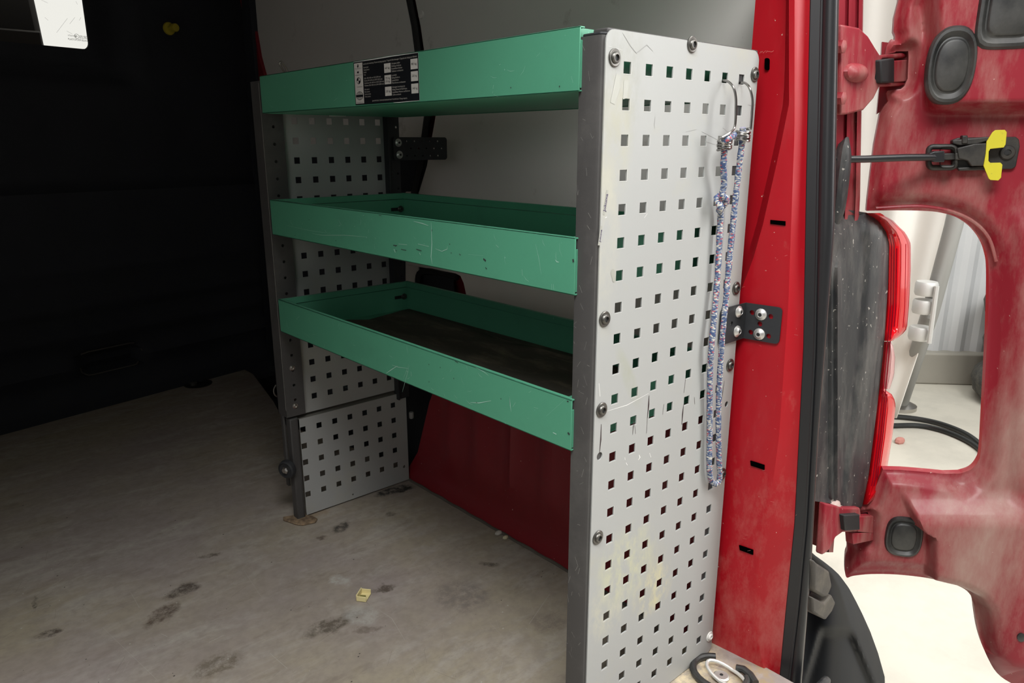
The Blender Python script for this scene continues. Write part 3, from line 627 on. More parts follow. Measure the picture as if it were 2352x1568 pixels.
W3 = lambda f, a, b_: sc(f, a, b_, [([(939,835),(930,860),(926,870)],.0004),([(900,838),(915,843),(938,846)],.0008),([(887,857),(900,848),(913,840)],.0012),([(940,838),(935,860),(924,900)],.0006),([(944,853),(945,864)],.0016),([(933,852),(938,854)],.0012),
        ([(1170,911),(1172,930),(1174,945)],.0010),([(1080,924),(1100,925),(1128,920)],.0012),([(1178,934),(1184,924)],.0008),([(1226,935),(1236,938)],.0006),([(1270,993),(1278,997)],.0035),([(775,885),(812,893)],.0002),([(766,815),(773,835)],.0006),
        ([(1092,843),(1112,854),(1122,862)],.0009),([(700,765),(712,775)],.0006),([(1300,915),(1255,955)],.0003)],
   dark=[([(1170,912),(1171,930)],.0008),([(1045,829),(1052,833)],.0025),([(1302,921),(1306,922)],.004),([(1304,993),(1308,998)],.007),([(1093,923),(1096,925)],.002)], rnd=30)
T1 = tray(-.025,.041,'topmost green tray with a black load label', W1)
T2 = tray(-.250,-.183,'middle green tray', W2)
T3 = tray(-.4445,-.378,'lowest green tray with a dirty floor mat', W3)
# keyhole slots and tray bolts on the inner end walls of the lower trays
for T, (px, py) in ((T2,(918,480)),(T3,(926,681))):
    p = by(px, py, .8260); f = B()
    f.plate([(p.x-.022,p.z-.0035),(p.x-.004,p.z-.0035),(p.x-.001,p.z-.006),(p.x+.006,p.z-.006),(p.x+.006,p.z+.006),(p.x-.001,p.z+.006),(p.x-.004,p.z+.0035),(p.x-.022,p.z+.0035)], [], lambda a,b_,w: V((a, .8262-w, b_)), .0006)
    f.build('keyhole_slot', mBlackM, T)
    q = V((p.x+.0025,.8262,p.z)); bolt_mesh(q, (0,-1,0), .007).build('bolt', mBolt, T, pivot=q)
# mat in the lowest tray
f = B(); mo = [(-.038,.045),(.252,.045),(.252,.815),(.225,.812),(.19,.79),(.13,.785),(.085,.80),(-.038,.80)]
f.plate(mo, [], lambda a,b_,w: V((a, b_, -.4405+.0025*math.sin(a*60)*math.sin(b_*37)+(.003-w))), .003, [(-.03+i*.02, .05+j*.02) for i in range(14) for j in range(37)])
f.build('floor_mat', mMat, T3, smooth=60, label='dirty dark brown mat lining the lowest tray')
# load label on the top tray
LXp = -.0464; c1 = bx(812,143,LXp); c2 = bx(960,122,LXp); c3 = bx(964,231,LXp); c4 = bx(817,241,LXp)
yL = (c1.y+c4.y)/2; yR = (c2.y+c3.y)/2; zT = (c1.z+c2.z)/2; zB = (c3.z+c4.z)/2; Wd = yL-yR; Hd = zT-zB
f = B()
def Lp(u, v, d=0): return V((LXp-.0001-d, yL-u*Wd, zT-v*Hd))
def rect(u0, v0, u1, v1, mi, d): f.add([Lp(u0,v0,d),Lp(u1,v0,d),Lp(u1,v1,d),Lp(u0,v1,d)], [(0,1,2,3)], mi)
f.prism([Lp(u,v,0)+V((.0003,0,0)) for u, v in ((0,0),(1,0),(1,1),(0,1))], (-.0004,0,0), 0)
rect(.010,.025,.152,.972,1,.0003)
for u0, u1, v0, v1 in ((.50,.60,.127,.334),(.50,.60,.385,.587),(.50,.60,.643,.845),(.893,.992,.112,.329),(.893,.992,.373,.581),(.893,.992,.634,.842)): rect(u0,v0,u1,v1,1,.0003)
def Lt(txt, u, v, h, mi, fit=None, align='LEFT'):
    vs, fs = text_geo(txt, 1, align); w_ = max(a for a,_ in vs)-min(a for a,_ in vs)
    sy_ = h*Hd*1.35; sx_ = sy_*.62 if fit is None else fit*Wd/w_
    p = Lp(u, v, .0005); f.add([p+V((0,-a*sx_,b_*sy_)) for a, b_ in vs], fs, mi)
Lt('Lastbärande beräkning / Frame carrying capacity / Tragkraft Einrichtungen / Capacité de charge par élément', .165,.085,.04,2,fit=.82)
for i, s_ in enumerate(('Kassetter (Lådor)','Cassettes (Drawers)','Schublade','Tiroirs')): Lt(s_,.17,.165+.056*i,.038,2)
for i, s_ in enumerate(('Hyllor 300-1600 mm (1601-2200 mm)','Shelves 300-1600 mm (1601-2200 mm)','Fachböden 300-1600 mm (1601-2200 mm)','Tablettes 300-1600 mm (1601-2200 mm)')): Lt(s_,.17,.415+.056*i,.038,2,fit=.27+.025*min(i,2))
for i, s_ in enumerate(('Hyllor, aluminium','Shelves, aluminium','Fachböden, aluminium','Tablettes, aluminium')): Lt(s_,.17,.67+.056*i,.038,2)
for i, s_ in enumerate(('Utdragbara hyllor','Sliding shelves','Ausziehbare Böden','Tablettes coulissantes')): Lt(s_,.612,.165+.056*i,.038,2,fit=.13+.015*i)
for i, s_ in enumerate(('Lastslid','Sliding Platform','Lastschlitten','Plate-formes coulissantes')): Lt(s_,.612,.42+.056*i,.038,2,fit=(.07,.12,.10,.20)[i])
for i, s_ in enumerate(('Utdragbar Inredningsram','Sliding Drawer & Shelf frame','Ausziehbare Wannen und Rahmen','Cadre coulissant')): Lt(s_,.612,.68+.056*i,.038,2,fit=(.19,.22,.26,.13)[i])
Lt('Jämnt förd last / Uniformly distributed load / Verteilte Last / Charge répartie', .29,.945,.038,2,fit=.54)
for s_, u, v in (('60 kg',.55,.25),('70 kg',.55,.475),('(50 kg)',.55,.545),('20 kg',.55,.765),('80 kg',.9425,.24),('200 kg',.9425,.49),('140 kg',.9425,.755)): Lt(s_,u,v,.05,0,fit=.07,align='CENTER')
Lt('+46 2 505 903 11',.02,.165,.03,3,fit=.12); Lt('info@platform.se',.02,.315,.03,3,fit=.12); Lt('Crashtested',.04,.59,.03,3,fit=.09); Lt('www.platform.se',.02,.955,.03,3,fit=.12)
def disc(u, v, r, mi, d, a0=0, a1=2*math.pi, n=20, ru=None):
    pts = [Lp(u+(ru or r)*math.cos(a0+(a1-a0)*i/n), v+r*math.sin(a0+(a1-a0)*i/n)*1, d) for i in range(n+1)]
    if a1-a0 < 6: pts.append(Lp(u, v, d))
    f.add(pts, [tuple(range(len(pts)))], mi)
disc(.078,.435,.078,0,.0005,ru=.034); disc(.078,.435,.066,1,.0006,ru=.028); disc(.078,.435,.066,0,.0007,math.pi,1.5*math.pi,8,.028); disc(.078,.435,.066,0,.0007,0,.5*math.pi,8,.028)
disc(.082,.79,.10,0,.0005,ru=.060); disc(.082,.79,.088,1,.0006,ru=.054); rect(.022,.765,.142,.82,0,.0008); Lt('PLATFORM',.026,.805,.03,2,fit=.11)
for k in (-.028,0,.028): f.strip([Lp(.082+k*s_, .79+.088*t_, .0007) for t_, s_ in ((-1,.2),(-.6,.8),(0,1),(.6,.8),(1,.2))], .0009, (-1,0,0), 0)
for k in (-.05,.05): f.strip([Lp(.035,.79+k,.0007), Lp(.13,.79+k,.0007)], .0007, (-1,0,0), 0)
rect(.066,.06,.086,.075,0,.0005); rect(.079,.06,.086,.11,0,.0005); disc(.075,.105,.024,0,.0005,ru=.012); disc(.07,.24,.024,0,.0005,ru=.012); rect(.076,.215,.086,.265,0,.0005)
Lbl = f.build('load_label', [flat('label_black',(.006,.007,.01),.45), flat('label_white',(.62,.6,.57),.5), flat('label_print',(.5,.48,.45),.5), flat('label_grey',(.2,.2,.2),.5)], T1, fix=False, label='black and white load capacity label with weights in kg')
f = B(); f.strip([Lp(0,-.01,.0001),Lp(.3,-.006,.0001),Lp(.6,-.012,.0001),Lp(1,-.004,.0001)], .0012, (-1,0,0)); f.strip([Lp(1.003,0,.0001),Lp(1.003,1,.0001)], .0008, (-1,0,0)); f.strip([Lp(.62,1.005,.0001),Lp(.7,1.01,.0001),Lp(1,1.0,.0001)], .0009, (-1,0,0)); f.build('torn_edge', mLight, T1, fix=False)
# brackets: near and far
def bracket(name, p_in, fold, p_out, z0, z1, rivs, hol, lab, facing):
    """leaf 1 from p_in to fold, leaf 2 from fold to p_out (x,y) pairs"""
    f = B(); L1 = (V(fold)-V(p_in)).length; L2 = (V(p_out)-V(fold)).length
    d1 = (V(fold)-V(p_in)).normalized(); d2 = (V(p_out)-V(fold)).normalized()
    def fn(u, v, w):
        if u <= L1: b_ = V(p_in)+d1*u; n = V((d1.y, -d1.x))
        else: b_ = V(fold)+d2*(u-L1); n = V((d2.y, -d2.x))
        if abs(u-L1) < .003: n = (V((d1.y,-d1.x))+V((d2.y,-d2.x))).normalized()
        q = b_+n*(.0001+w)*facing; return V((q.x, q.y, v))
    ex = [(L1, z0+(z1-z0)*i/8) for i in range(1,8)]+[(L1-.004, z0+(z1-z0)*i/8) for i in range(1,8)]+[(L1+.004, z0+(z1-z0)*i/8) for i in range(1,8)]
    out = rrect(0, z0, L1+L2, z1, .006, 4)
    out = [p for p in out]; k = next(i for i in range(len(out)) if out[i][0] > L1 and out[(i+1)%len(out)][0] < L1); out[k+1:k+1] = [(L1, z1)]
    k = next(i for i in range(len(out)) if out[i][0] < L1 and out[(i+1)%len(out)][0] > L1); out[k+1:k+1] = [(L1, z0)]
    f.plate(out, [circ(a, b_, r, 12) for a, b_, r in hol], fn, .0028, ex)
    o = f.build(name, mPostDark, R_, label=lab)
    for a, b_ in rivs:
        q = fn(a, b_, .0029); n = (fn(a, b_, .003)-fn(a, b_, 0)).normalized()
        B().lathe(q, n, [(.0085,0),(.0083,.001),(.0065,.0018),(.0045,.0045),(.0030,.005),(.0026,.0044)], 18).lathe(q+n*.0045, n, [(.0026,0),(.0024,.0003),(0,.0003)], 10, mi=1).build('rivet', [mBright, mBlackM], o)
    return o
z0, z1 = -.3525, -.3000
def uleaf(px, py):         # along-the-bracket coordinate of a photo point on leaf 2
    r = ray(px, py); d = V((.2908-.2835, -.0535)); n = V((d.y, -d.x, 0)).normalized(); q = CAM+r*((n.dot(V((.2835,-.0018,0)))-n.dot(CAM))/n.dot(r)); return (.2835-.219)+(V((q.x,q.y))-V((.2835,-.0018))).length, q.z
def uleaf1(px, py): q = by(px, py, -.003); return q.x-.219, q.z
hl = [(*uleaf(px,py), .0037) for px, py in ((1729,717),(1772,726),(1747,743),(1726,762),(1767,771))]+[(*uleaf1(1678,743), .0037)]
bracket('wall_bracket', (.219,-.0018), (.2835,-.0018), (.2908,-.0553), z0, z1, [uleaf1(1694,715),uleaf1(1690,760),uleaf(1750,721),uleaf(1746,766)], hl, 'black punched corner bracket fixed to the red pillar', 1)
hl = [(.035+.018*i+(.009 if j == 1 else 0), -.074-.0155*j, .0019) for j in range(3) for i in range(5)]
p1 = by(925,312,.843); 
bracket('wall_bracket', (.247,.8465), (.2775,.8465), (.372,.8205), -.1140, -.0655, [(.0125,-.0772),(.0145,-.1025)], hl, 'black punched bracket joining the inner post to the side wall', 1)
# floor clamp knob and foot plate
p = by(663,1075,.845); ax = V((-.9,-.45,0)).normalized()
K = B().lathe(p, ax, [(.020,0),(.021,.004),(.019,.010),(.016,.012),(.0155,.009),(.012,.008)], 24).build('clamp_cup', mPostDark, R_, label='black clamp cup on the inner leg')
B().lathe(p+ax*.007, ax, [(.008,0),(.008,.006),(.005,.009),(0,.009)], 6).build('nut', mSteel, K)
f = B(); f.plate([(-.048,.832),(-.040,.820),(-.012,.812),(-.002,.822),(-.004,.842),(-.02,.866),(-.055,.880),(-.06,.868)], [], lambda a,b_,w: V((a,b_,FL+.0005+w)), .004)
f.build('foot_plate', mDust, R_, bevel=.0015, label='brown dusty foot plate under the inner leg')

# ================================================================= LOOSE THINGS
# bungee cord
t = thing('bungee_cord', 'blue and white braided elastic cord hung by two steel hooks on the grey panel', 'bungee cord', by(1640,1112,-.012))
def yb(px, py, y): return by(px, py, y)
path = [((1664,338),-.020),((1662,380),-.018),((1663,420),-.016),((1660,440),-.014),((1656,466),-.012),((1655,500),-.010),((1652,560),-.010),((1647,650),-.010),((1640,730),-.011),((1634,800),-.012),((1631,860),-.010),((1630,930),-.009),((1630,1000),-.009),((1629,1060),-.009),((1631,1092),-.009),((1638,1109),-.010),((1647,1109),-.011),((1653,1095),-.012),((1651,1040),-.012),((1650,970),-.012),((1652,890),-.012),((1657,800),-.013),((1662,740),-.014),((1668,680),-.013),((1675,600),-.012),((1683,520),-.013),((1690,450),-.014),((1698,380),-.016),((1704,330),-.019),((1706,310),-.020),((1706,293),-.021)]
pts = catmull([yb(*q, y) for q, y in path], 10)
rr = [.0040*(1+.06*math.sin(i*.9)) for i in range(len(pts))]
f = B(); f.tube(pts, rr, 12, uv=True); f.build('cord', mCord, t, fix=False, smooth=80)
f = B(); c = yb(1656,467,-.014)
kn = [c+V((.0085*math.cos(a)*(1 if a < 7 else .7), -.004*math.sin(2*a+.5), .0095*math.sin(a)*1.0)) for a in [i*.45 for i in range(28)]]; f.tube(kn, .0038, 10, uv=True)
f.tube(catmull([c+V(q) for q in ((-.004,-.004,.006),(-.008,-.006,.010),(-.009,-.005,.014))], 4), .0036, 10, uv=True); f.build('knot', mCord, t, fix=False, smooth=80)
f = B(); f.tube(catmull([yb(1660,326,-.022),yb(1668,320,-.026),yb(1678,315,-.026),yb(1686,310,-.022)], 5), .0042, 10, uv=True); f.build('cord_end', mCord, t, fix=False, smooth=80)
def hook(pts, cc, nturn, r, lab):
    w = catmull([yb(*q, y) for q, y in pts], 8); e = w[-1]; cx_ = yb(*cc, -.020); n = 16*nturn; coil = []
    a0 = math.atan2(e.y-cx_.y, e.x-cx_.x)
    for i in range(n+1):
        a = a0+2*math.pi*i/16; k = i/n; coil.append(V((cx_.x+r*math.cos(a), cx_.y+r*.85*math.sin(a), e.z*(1-min(1,i/6))+min(1,i/6)*(cx_.z+.0065)-.0125*k+.0008*math.sin(i))))
    f = B(); f.tube(w+coil, .00155, 8); return f.build('hook', flat('steel_wire', (.30,.29,.28), .28, 1), t, label=lab)
hook([((1659,184.5),.004),((1661,184.5),-.002),((1672,187),-.010),((1684,200),-.020),((1690,224),-.024),((1690,260),-.025),((1687,292),-.025),((1676,305),-.028),((1656,317),-.026)], (1664,333), 4, .0090, 'steel hook holding the knotted strand')
hook([((1699,189.5),.004),((1701,189.5),-.002),((1712,191),-.010),((1722,203),-.020),((1728,228),-.024),((1727,262),-.025),((1724,296),-.025)], (1706,312), 4, .0092, 'steel hook nearer the red pillar')
# wire loop on the top tray
tag(B().tube(catmull([bx(655,168,-.03),bx(648,158,-.03),bx(642,146,-.03),bx(645,141,-.03),bx(650,147,-.03),bx(657,158,-.03),bx(661,168,-.03)], 6), .0016, 8).build('wire_loop', mSteel), 'bent wire loop sticking up behind the far end of the topmost green tray', 'wire loop')
# tie-down ring next to the panel corner
p = bz(1652,1553,FL)
t = thing('tie_down_ring', 'silver oval tie-down ring with a screw in a black rubber cup by the sill', 'tie-down ring', p)
f = B(); f.tube([p+V((.036*math.cos(a), .042*math.sin(a), .006)) for a in [math.radians(38+i*15) for i in range(19)]], .0055, 10); f.build('rubber_cup', mPlug, t)
f = B(); f.tube([p+V((.018*math.cos(a)+.002, .033*math.sin(a)-.010, .007+.006*max(0,math.sin(a)))) for a in [i*math.pi/12 for i in range(25)]], .0028, 8); f.build('ring', flat('bright_steel', (.8,.8,.76), .35, .6), t)
s_ = B().lathe(p+V((-.001,-.004,.001)), (0,0,1), [(.012,0),(.0125,.003),(.010,.005),(0,.0055)], 20).build('screw', flat('dull_steel', (.5,.49,.46), .45, .7), t)
f = B(); f.lathe(p+V((-.001,-.004,.0064)), (0,0,1), [(.003,0),(.0028,.0003),(0,.0003)], 6); f.build('screw_recess', mBlackM, s_)
p2 = bz(1712,1556,FL)
tag(B().tube([p2+V((.0,.016,.008)),p2+V((.003,.006,.010)),p2+V((.002,-.006,.008)),p2+V((-.006,-.02,.006))], .006, 10).build('rubber_stop', mPlug), 'short curved black rubber piece between the tie-down ring and the red pillar', 'rubber piece')
# brass fitting
p = bz(836,1373,FL)+V((0,0,.001)); 
t = thing('plastic_fitting', 'small cream coloured open plastic fitting lying on the worn floor', 'fitting', p)
Rm = Matrix.Rotation(math.radians(38), 3, 'Z'); mC = flat('cream_plastic', (.72,.62,.32), .4)
f = B(); f.obox(p+V((0,0,.001)), Rm@V((.012,0,0)), Rm@V((0,.009,0)), (0,0,.001))
for s2 in (-1,1): f.obox(p+Rm@V((.012*s2,0,0))+V((0,0,.005)), Rm@V((.001,0,0)), Rm@V((0,.009,0)), (0,0,.005))
f.obox(p+Rm@V((0,.009,0))+V((0,0,.006)), Rm@V((.012,0,0)), Rm@V((0,.0012,0)), (0,0,.006)); f.build('shell', mC, t, bevel=.0006)
f = B(); f.obox(p+Rm@V((-.004,.001,0))+V((0,0,.0035)), Rm@V((.0035,0,0)), Rm@V((0,.005,0)), (0,0,.002)); f.build('core', flat('olive_plastic', (.22,.2,.06), .5), t)
# crumbs at the foot of the wheel arch
for px, py, r, lab, cl in ((1172,1215,.0075,'shiny clear crumb against the foot of the red wheel arch, left one',(.5,.47,.42)),(1184,1226,.006,'cream pebble against the foot of the red wheel arch, right one',(.62,.56,.38))):
    p = bz(px, py, FL); p.x = min(p.x, .253); f = B()
    f.lathe(p, (0,0,1), [(r*.7,0),(r,r*.4),(r*.8,r*.9),(r*.3,r*1.2)], 7, sx=1.2, sy=.8); tag(f.build('crumb', flat('crumb', cl, .4)), lab, 'debris')
# ring behind the inner leg and white clip by the arch
c = bp(645,895,(0,1,0),1.15); 
tag(B().tube([c+V((.019*math.cos(a), .0, .019*math.sin(a))) for a in [i*math.pi/12 for i in range(25)]], .0018, 8).build('tie_ring', mSteel), 'thin steel ring hanging in shadow behind the inner post', 'ring')
p = bp(945,953,(0,1,0),.86); tag(B().lathe(p, (0,0,1), [(.005,-.008),(.006,-.006),(.006,.006),(.005,.008)], 10).build('cable_clip', flat('grey_clip', (.3,.29,.28), .6)), 'small pale cable clip beside the low perforated panel', 'clip')

# ================================================================= REAR CORNER: jamb, lamp, hinges, door
NJ = V((0,1,-.06)); DJ = -.036           # jamb plane: y = -.062 + .06 z
def jp(px, py, off=0): return bp(px, py, NJ, DJ-off)      # off > 0 towards the viewer
def poly_on(f, pts, fn, vec, mi=0): f.prism([fn(*q) for q in pts], vec, mi)
f = B(); rr = []
for y in range(-240, 1270, 58):
    xr = lerp([(-240,1985),(0,1983),(483,1975),(1700,1880)], y)
    r = []
    for px, off in ((1880,.0),(1905,.0),(xr-36,.0),(xr-33,.004),(xr-27,.004),(xr-25,.001),(xr-12,.001),(xr-10,.005),(xr-3,.005),(xr,.002)):
        r.append(jp(px, y, off))
    r.append(r[-1]+V((-.005,.12,0))); rr.append(r)
f.rows(rr); struct(f.build('wall_rear', mRedDirty, smooth=30))
# outer skin forward of the lamp keeps the body closed
# tail-lamp housing
hs = [(1895,478),(1915,463),(1928,466),(1937,480),(1990,488),(2018,500),(2036,520),(2044,560),(2040,650),(2030,800),(2013,950),(1994,1100),(1980,1163),(1955,1168),(1938,1162),(1915,1156),(1865,1150)]
TL = thing('tail_lamp', 'red tail lamp in a dusty grey plastic housing on the van corner', 'tail lamp', jp(1940,1160,.01))
def dpx(px, py):
    xe = lerp([(500,2030),(560,2044),(800,2030),(950,2013),(1150,1985)], py); return xe-px
def hf(u, v, w):
    px, py = u, v; d = dpx(px, py); o = .010+.006*sst((60-d)/18)-.005*sst((18-d)/6); o -= .010*sst((480+50-py)/45)
    if 1905 < px < 1935: o += .004*sst((py-600)/20)*sst((1935-px)/10)
    o += .006*math.exp(-((px-1925)/6)**2)*sst((py-600)/20)
    return jp(px, py, o-w)
f = B(); f.plate(hs, [], hf, .03, [(1868+i*7, 470+j*24) for i in range(26) for j in range(29)]); f.build('housing', mPlas, TL, smooth=45)
yR_ = [(488,2020),(505,2050),(522,2066),(530,2076),(545,2086),(560,2092),(620,2092),(700,2088),(755,2083),(768,2072),(780,2056),(783,2050)]
def lens(name, tab, mat, y0, y1, n, xl, bulge=.012, lab=None):
    f = B(); rr = []
    for i in range(n+1):
        y = y0+(y1-y0)*i/n; L = lerp(xl, y); Rr = max(lerp(tab, y), L+2); b_ = bulge*min(1, (Rr-L)/14)
        r = [jp(L-12,y,-.05), jp(L-8,y,.004), jp(L,y,.012)]
        for k, s_ in enumerate((.12,.2,.28,.45,.5,.55,.8,1)): r.append(jp(L+(Rr-L)*s_, y, .012+b_*math.sin(min(1,s_*1.1)*2.2)*(.92 if k%3 == 1 else 1)))
        r += [jp(Rr-1.5, y, -.02), jp(Rr-4, y, -.09), jp(L, y, -.09)]; rr.append(r)
    f.rows(rr, close=True); m = len(rr[0]); f.f.append(tuple(range(m))); f.m.append(0); o = len(f.v); f.f.append(tuple(range(o-m, o))[::-1]); f.m.append(0)
    return f.build(name, mat, TL, smooth=40, label=lab)
xl = [(488,1992),(505,2018),(530,2036),(560,2043),(700,2041),(783,2034),(900,2023),(1000,2013),(1100,2000),(1158,1988)]
lens('lens', yR_, mLens, 489, 783, 34, xl)
lens('reversing_lens', [(784,2046),(795,2052),(820,2056),(860,2054),(880,2048),(893,2044)], mLensClear, 784, 893, 12, [(784,2040),(893,2030)], .008, 'clear pinkish reversing segment')
lens('lens', [(784,2040),(893,2030),(905,2048),(920,2056),(935,2057),(1000,2050),(1100,2034),(1130,2026),(1143,2010),(1156,1996)], mLens, 784, 1158, 34, [(a, b_-.0) for a, b_ in xl], .010)
f = B()
for off, y0_, y1_ in ((5,540,1120),(11,540,1120),(17,570,760),(27,560,765),(37,560,755),(15,905,1100)): f.tube([jp(lerp(xl,y)+off, y, .023) for y in range(y0_, y1_, 12)], .0008, 5)
f.build('lens_rib', flat('dark_red_rib', (.22,.0,.01), .2), TL)
f = B(); put(f, 'AU', jp(2049,587,.026), .006, V((.93,.36,0)), V((0,0,1))); f.build('lens_marking', flat('orange_marking', (.8,.25,.02), .5), TL, fix=False)
# grommet above the lamp & strap boot on the jamb
tag(B().lathe(jp(1919,418,.0), (0,-1,0), [(.012,0),(.014,.010),(.010,.016),(0,.018)], 16, sx=.95, sy=4.6, udir=(1,0,0), power=3).build('strap_cover', mPlas), 'grey rubber cover on the red jamb around the door strap', 'strap cover')

# the open rear door: a pressed panel with real relief
HX, HY = .600, -.090; dd = V((.5,-.866,0)); ND = V((.866,.5,0)); DD = ND.dot(V((HX,HY,0)))     # viewer is on the -ND side
def dpt(px, py, off=0): return bp(px, py, ND, DD-off)
def uv_(px, py): q = dpt(px, py); return ((V((q.x,q.y,0))-V((HX,HY,0))).dot(dd), q.z)
def dw(u, v, off): return V((HX,HY,0))+dd*u+V((0,0,v))-ND*off
outl = [(2066,-260),(2064,0),(2054,40),(2052,72),(2056,82),(2055,92),(2047,90),(2037,105),(2034,125),(2056,120),(2058,118),(2086,117),(2087,130),(2085,180),(2078,197),(2070,204),(2040,208),(2037,214),(2040,232),(2030,245),(2021,262),(2008,330),(1999,400),(1992,460),(1990,484),
        (2060,483),(2120,484),(2160,488),(2200,500),(2232,522),(2255,552),(2267,585),(2271,620),(2270,700),(2266,800),(2258,950),(2253,1035),(2246,1060),(2230,1078),(2205,1087),(2170,1088),(2120,1083),(2070,1079),(2028,1078),
        (2015,1110),(2000,1140),(1980,1158),(1962,1160),(1958,1180),(1993,1176),(1995,1182),(1990,1232),(1945,1243),(1946,1262),(1942,1275),(1941,1310),(1945,1326),(1960,1322),(2000,1318),(2060,1319),(2130,1327),(2190,1341),(2220,1356),(2235,1378),(2240,1410),(2248,1455),(2264,1500),(2290,1545),(2330,1572),(2380,1590),(2460,1600)]
def smooth2(pts, n=4): return [(p.x, p.y) for p in catmull([V((a, b_, 0)) for a, b_ in pts], n)]
out0 = outl; outl = out0[:24]+smooth2(out0[24:40])+out0[40:52]+smooth2(out0[52:])
poly = [uv_(*q) for q in outl]; zb_ = poly[-1][1]
poly += [(.50, zb_), (.50, .40), (poly[0][0], .40)]
plugs = []
def dseg(px, py, pts):
    m = 1e9
    for (ax_, ay_), (bx_, by_) in zip(pts, pts[1:]):
        vx, vy = bx_-ax_, by_-ay_; L = vx*vx+vy*vy; t_ = max(0, min(1, ((px-ax_)*vx+(py-ay_)*vy)/L)) if L else 0
        m = min(m, math.hypot(px-ax_-t_*vx, py-ay_-t_*vy))
    return m
cut = out0[24:40]; bot = out0[52:]; rid1 = [(2012,478),(2080,474),(2130,475),(2190,487),(2240,512),(2272,548),(2288,600)]
crease = [(2105,20),(2118,70),(2136,108),(2128,160),(2120,230),(2105,260)]
_rc = {}
def relief(u, v, w):
    k = (round(u, 6), round(v, 6))
    if k not in _rc: _rc[k] = relief_height(u, v)
    return dw(u, v, _rc[k]-w)
def relief_height(u, v):
    p = dw(u, v, 0); px, py = proj(p); o = 0
    dc = dseg(px, py, cut); db = dseg(px, py, bot)
    o += .010*sst((dc-16)/30)+.004*math.exp(-((dc-10)/6)**2)*(1 if py < 640 else .3)
    o += .010*sst((db-22)/26)+.003*math.exp(-((db-12)/6)**2)
    o += .040*sst((268-py)/34)*sst((px-2112)/34)                       # upper field stands proud, soft step below it
    o -= .006*math.exp(-(dseg(px, py, crease[:4])/14)**2)
    o += .034*sst((py-1105)/75)*sst((px-lerp([(1100,2046),(1190,2092),(1205,2118),(1600,2118)], py))/22)*sst((1560-py)/40)
    o -= .020*sst((px-lerp([(1100,2395),(1180,2352),(1350,2330),(1500,2350),(1600,2420)], py))/14)*sst((py-1120)/60)
    o += .012*sst((px-2300)/40)*sst((py-450)/90)*sst((1150-py)/60)
    if px < 2420: o *= sst(dseg(px, py, out0)/30)
    return o
def hrel(px, py):
    p = dpt(px, py); u = (V((p.x,p.y,0))-V((HX,HY,0))).dot(dd); q = relief(u, p.z, 0); return DD-ND.dot(q)
DOOR = thing('rear_door', 'dusty red open rear door with a rounded cut-out for the tail lamp', 'door', dpt(2100,1320))
ex = []
for i in range(82):
    for j in range(345): ex.append((-.062+i*.0034+(j%2)*.0017, -.945+j*.0034))
for i in range(16):
    for j in range(90): ex.append((.225+i*.017, -.93+j*.0148))
f = B(); f.plate(poly, [], relief, .016, ex); f.build('inner_panel', mRedDirty, DOOR, smooth=50)
# raised bead beside the cut-out
f = B(); f.tube(catmull([dpt(px, py, .013) for px, py in rid1], 5), .0026, 8); f.build('bead', mRedDirty, DOOR)
def plug(cx_, cy_, rx, ry, h0, power, lab, tilt=0):
    h0 = max(hrel(cx_+a, cy_+b) for a in (-rx*.7,0,rx*.7) for b in (-ry*.7,0,ry*.7))+.0005; c = dpt(cx_, cy_, h0-.004); u = (dpt(cx_+10, cy_, h0)-c).length/10; v = (dpt(cx_, cy_+10, h0)-c).length/10
    f = B(); k = [(1,-.012),(1,.004),(.94,.008),(.86,.0085),(.79,.006),(.72,.004),(.68,.0045),(.64,.007),(.6,.0078),(.2,.0078)]
    f.lathe(c, -ND, [(a, b_) for a, b_ in k], 40, sx=rx*u, sy=ry*v, udir=dd, power=power); return f.build('rubber_plug', mPlug, DOOR, label=lab)
plug(2184,151,50,72,.0215,2.5,'large oval black rubber plug beside the upper hinge')
plug(2075,1230,38,51,.016,3,'small oval black rubber plug beside the lower hinge')
plug(2322,20,70,72,.0225,5,'rectangular black rubber plug at the top edge of the picture')
f = B(); c = dpt(2345,1462,hrel(2345,1462)); f.lathe(c, -ND, [(.006,0),(.006,.003),(.003,.004)], 14, sx=1, sy=1.3, udir=dd); f.build('drain_plug', mPlug, DOOR)
# door check strap and its catch
f = B(); f.prism([dpt(px, py, -.014) for px, py in ((2026,96),(2092,104),(2094,212),(2014,262),(2020,200))], ND*.01); f.build('hinge_backing', mRedDark, DOOR)
f = B(); f.prism([dpt(px, py, -.014) for px, py in ((1968,1170),(2004,1168),(2002,1246),(1966,1250))], ND*.01); f.build('hinge_backing', mBlackM, DOOR)  # black sheet painting the shade inside the lower hinge notch
HB = max(hrel(x, y) for x in (2190,2240,2290,2330) for y in (320,350,385))-.008
a = jp(1914,366,.0); b_ = dpt(2150,361,.034+HB)
f = B(); f.tube([a, a.lerp(b_,.3)+V((0,0,-.0005)), a.lerp(b_,.7)+V((0,0,.0005)), b_], .0052, 8); t = f.build('check_strap', mSeal, DOOR, smooth=50, label='black check strap bar and its catch')
mCatch = paint('dusty_black_steel', (.017,.0165,.016), .5, dirt=(.075,.066,.055), dscale=25, dlo=.4, dhi=.85)
def slab(name, pts, h0, h1, mat, bev=.0015): f = B(); f.prism([dpt(px, py, h0+HB) for px, py in pts], -ND*(h1-h0)); return f.build(name, mat, t, bevel=bev)
slab('base_plate', [(2182,322),(2200,316),(2330,314),(2338,320),(2340,336),(2331,382),(2322,388),(2200,389),(2184,382)], .008, .014, mCatch)
slab('catch_cover', [(2192,340),(2232,330),(2266,328),(2262,380),(2225,381),(2216,368),(2196,364)], .014, .030, mCatch)
slab('side_rail', [(2183,322),(2262,314),(2280,318),(2240,331),(2200,334),(2184,330)], .014, .026, mCatch)
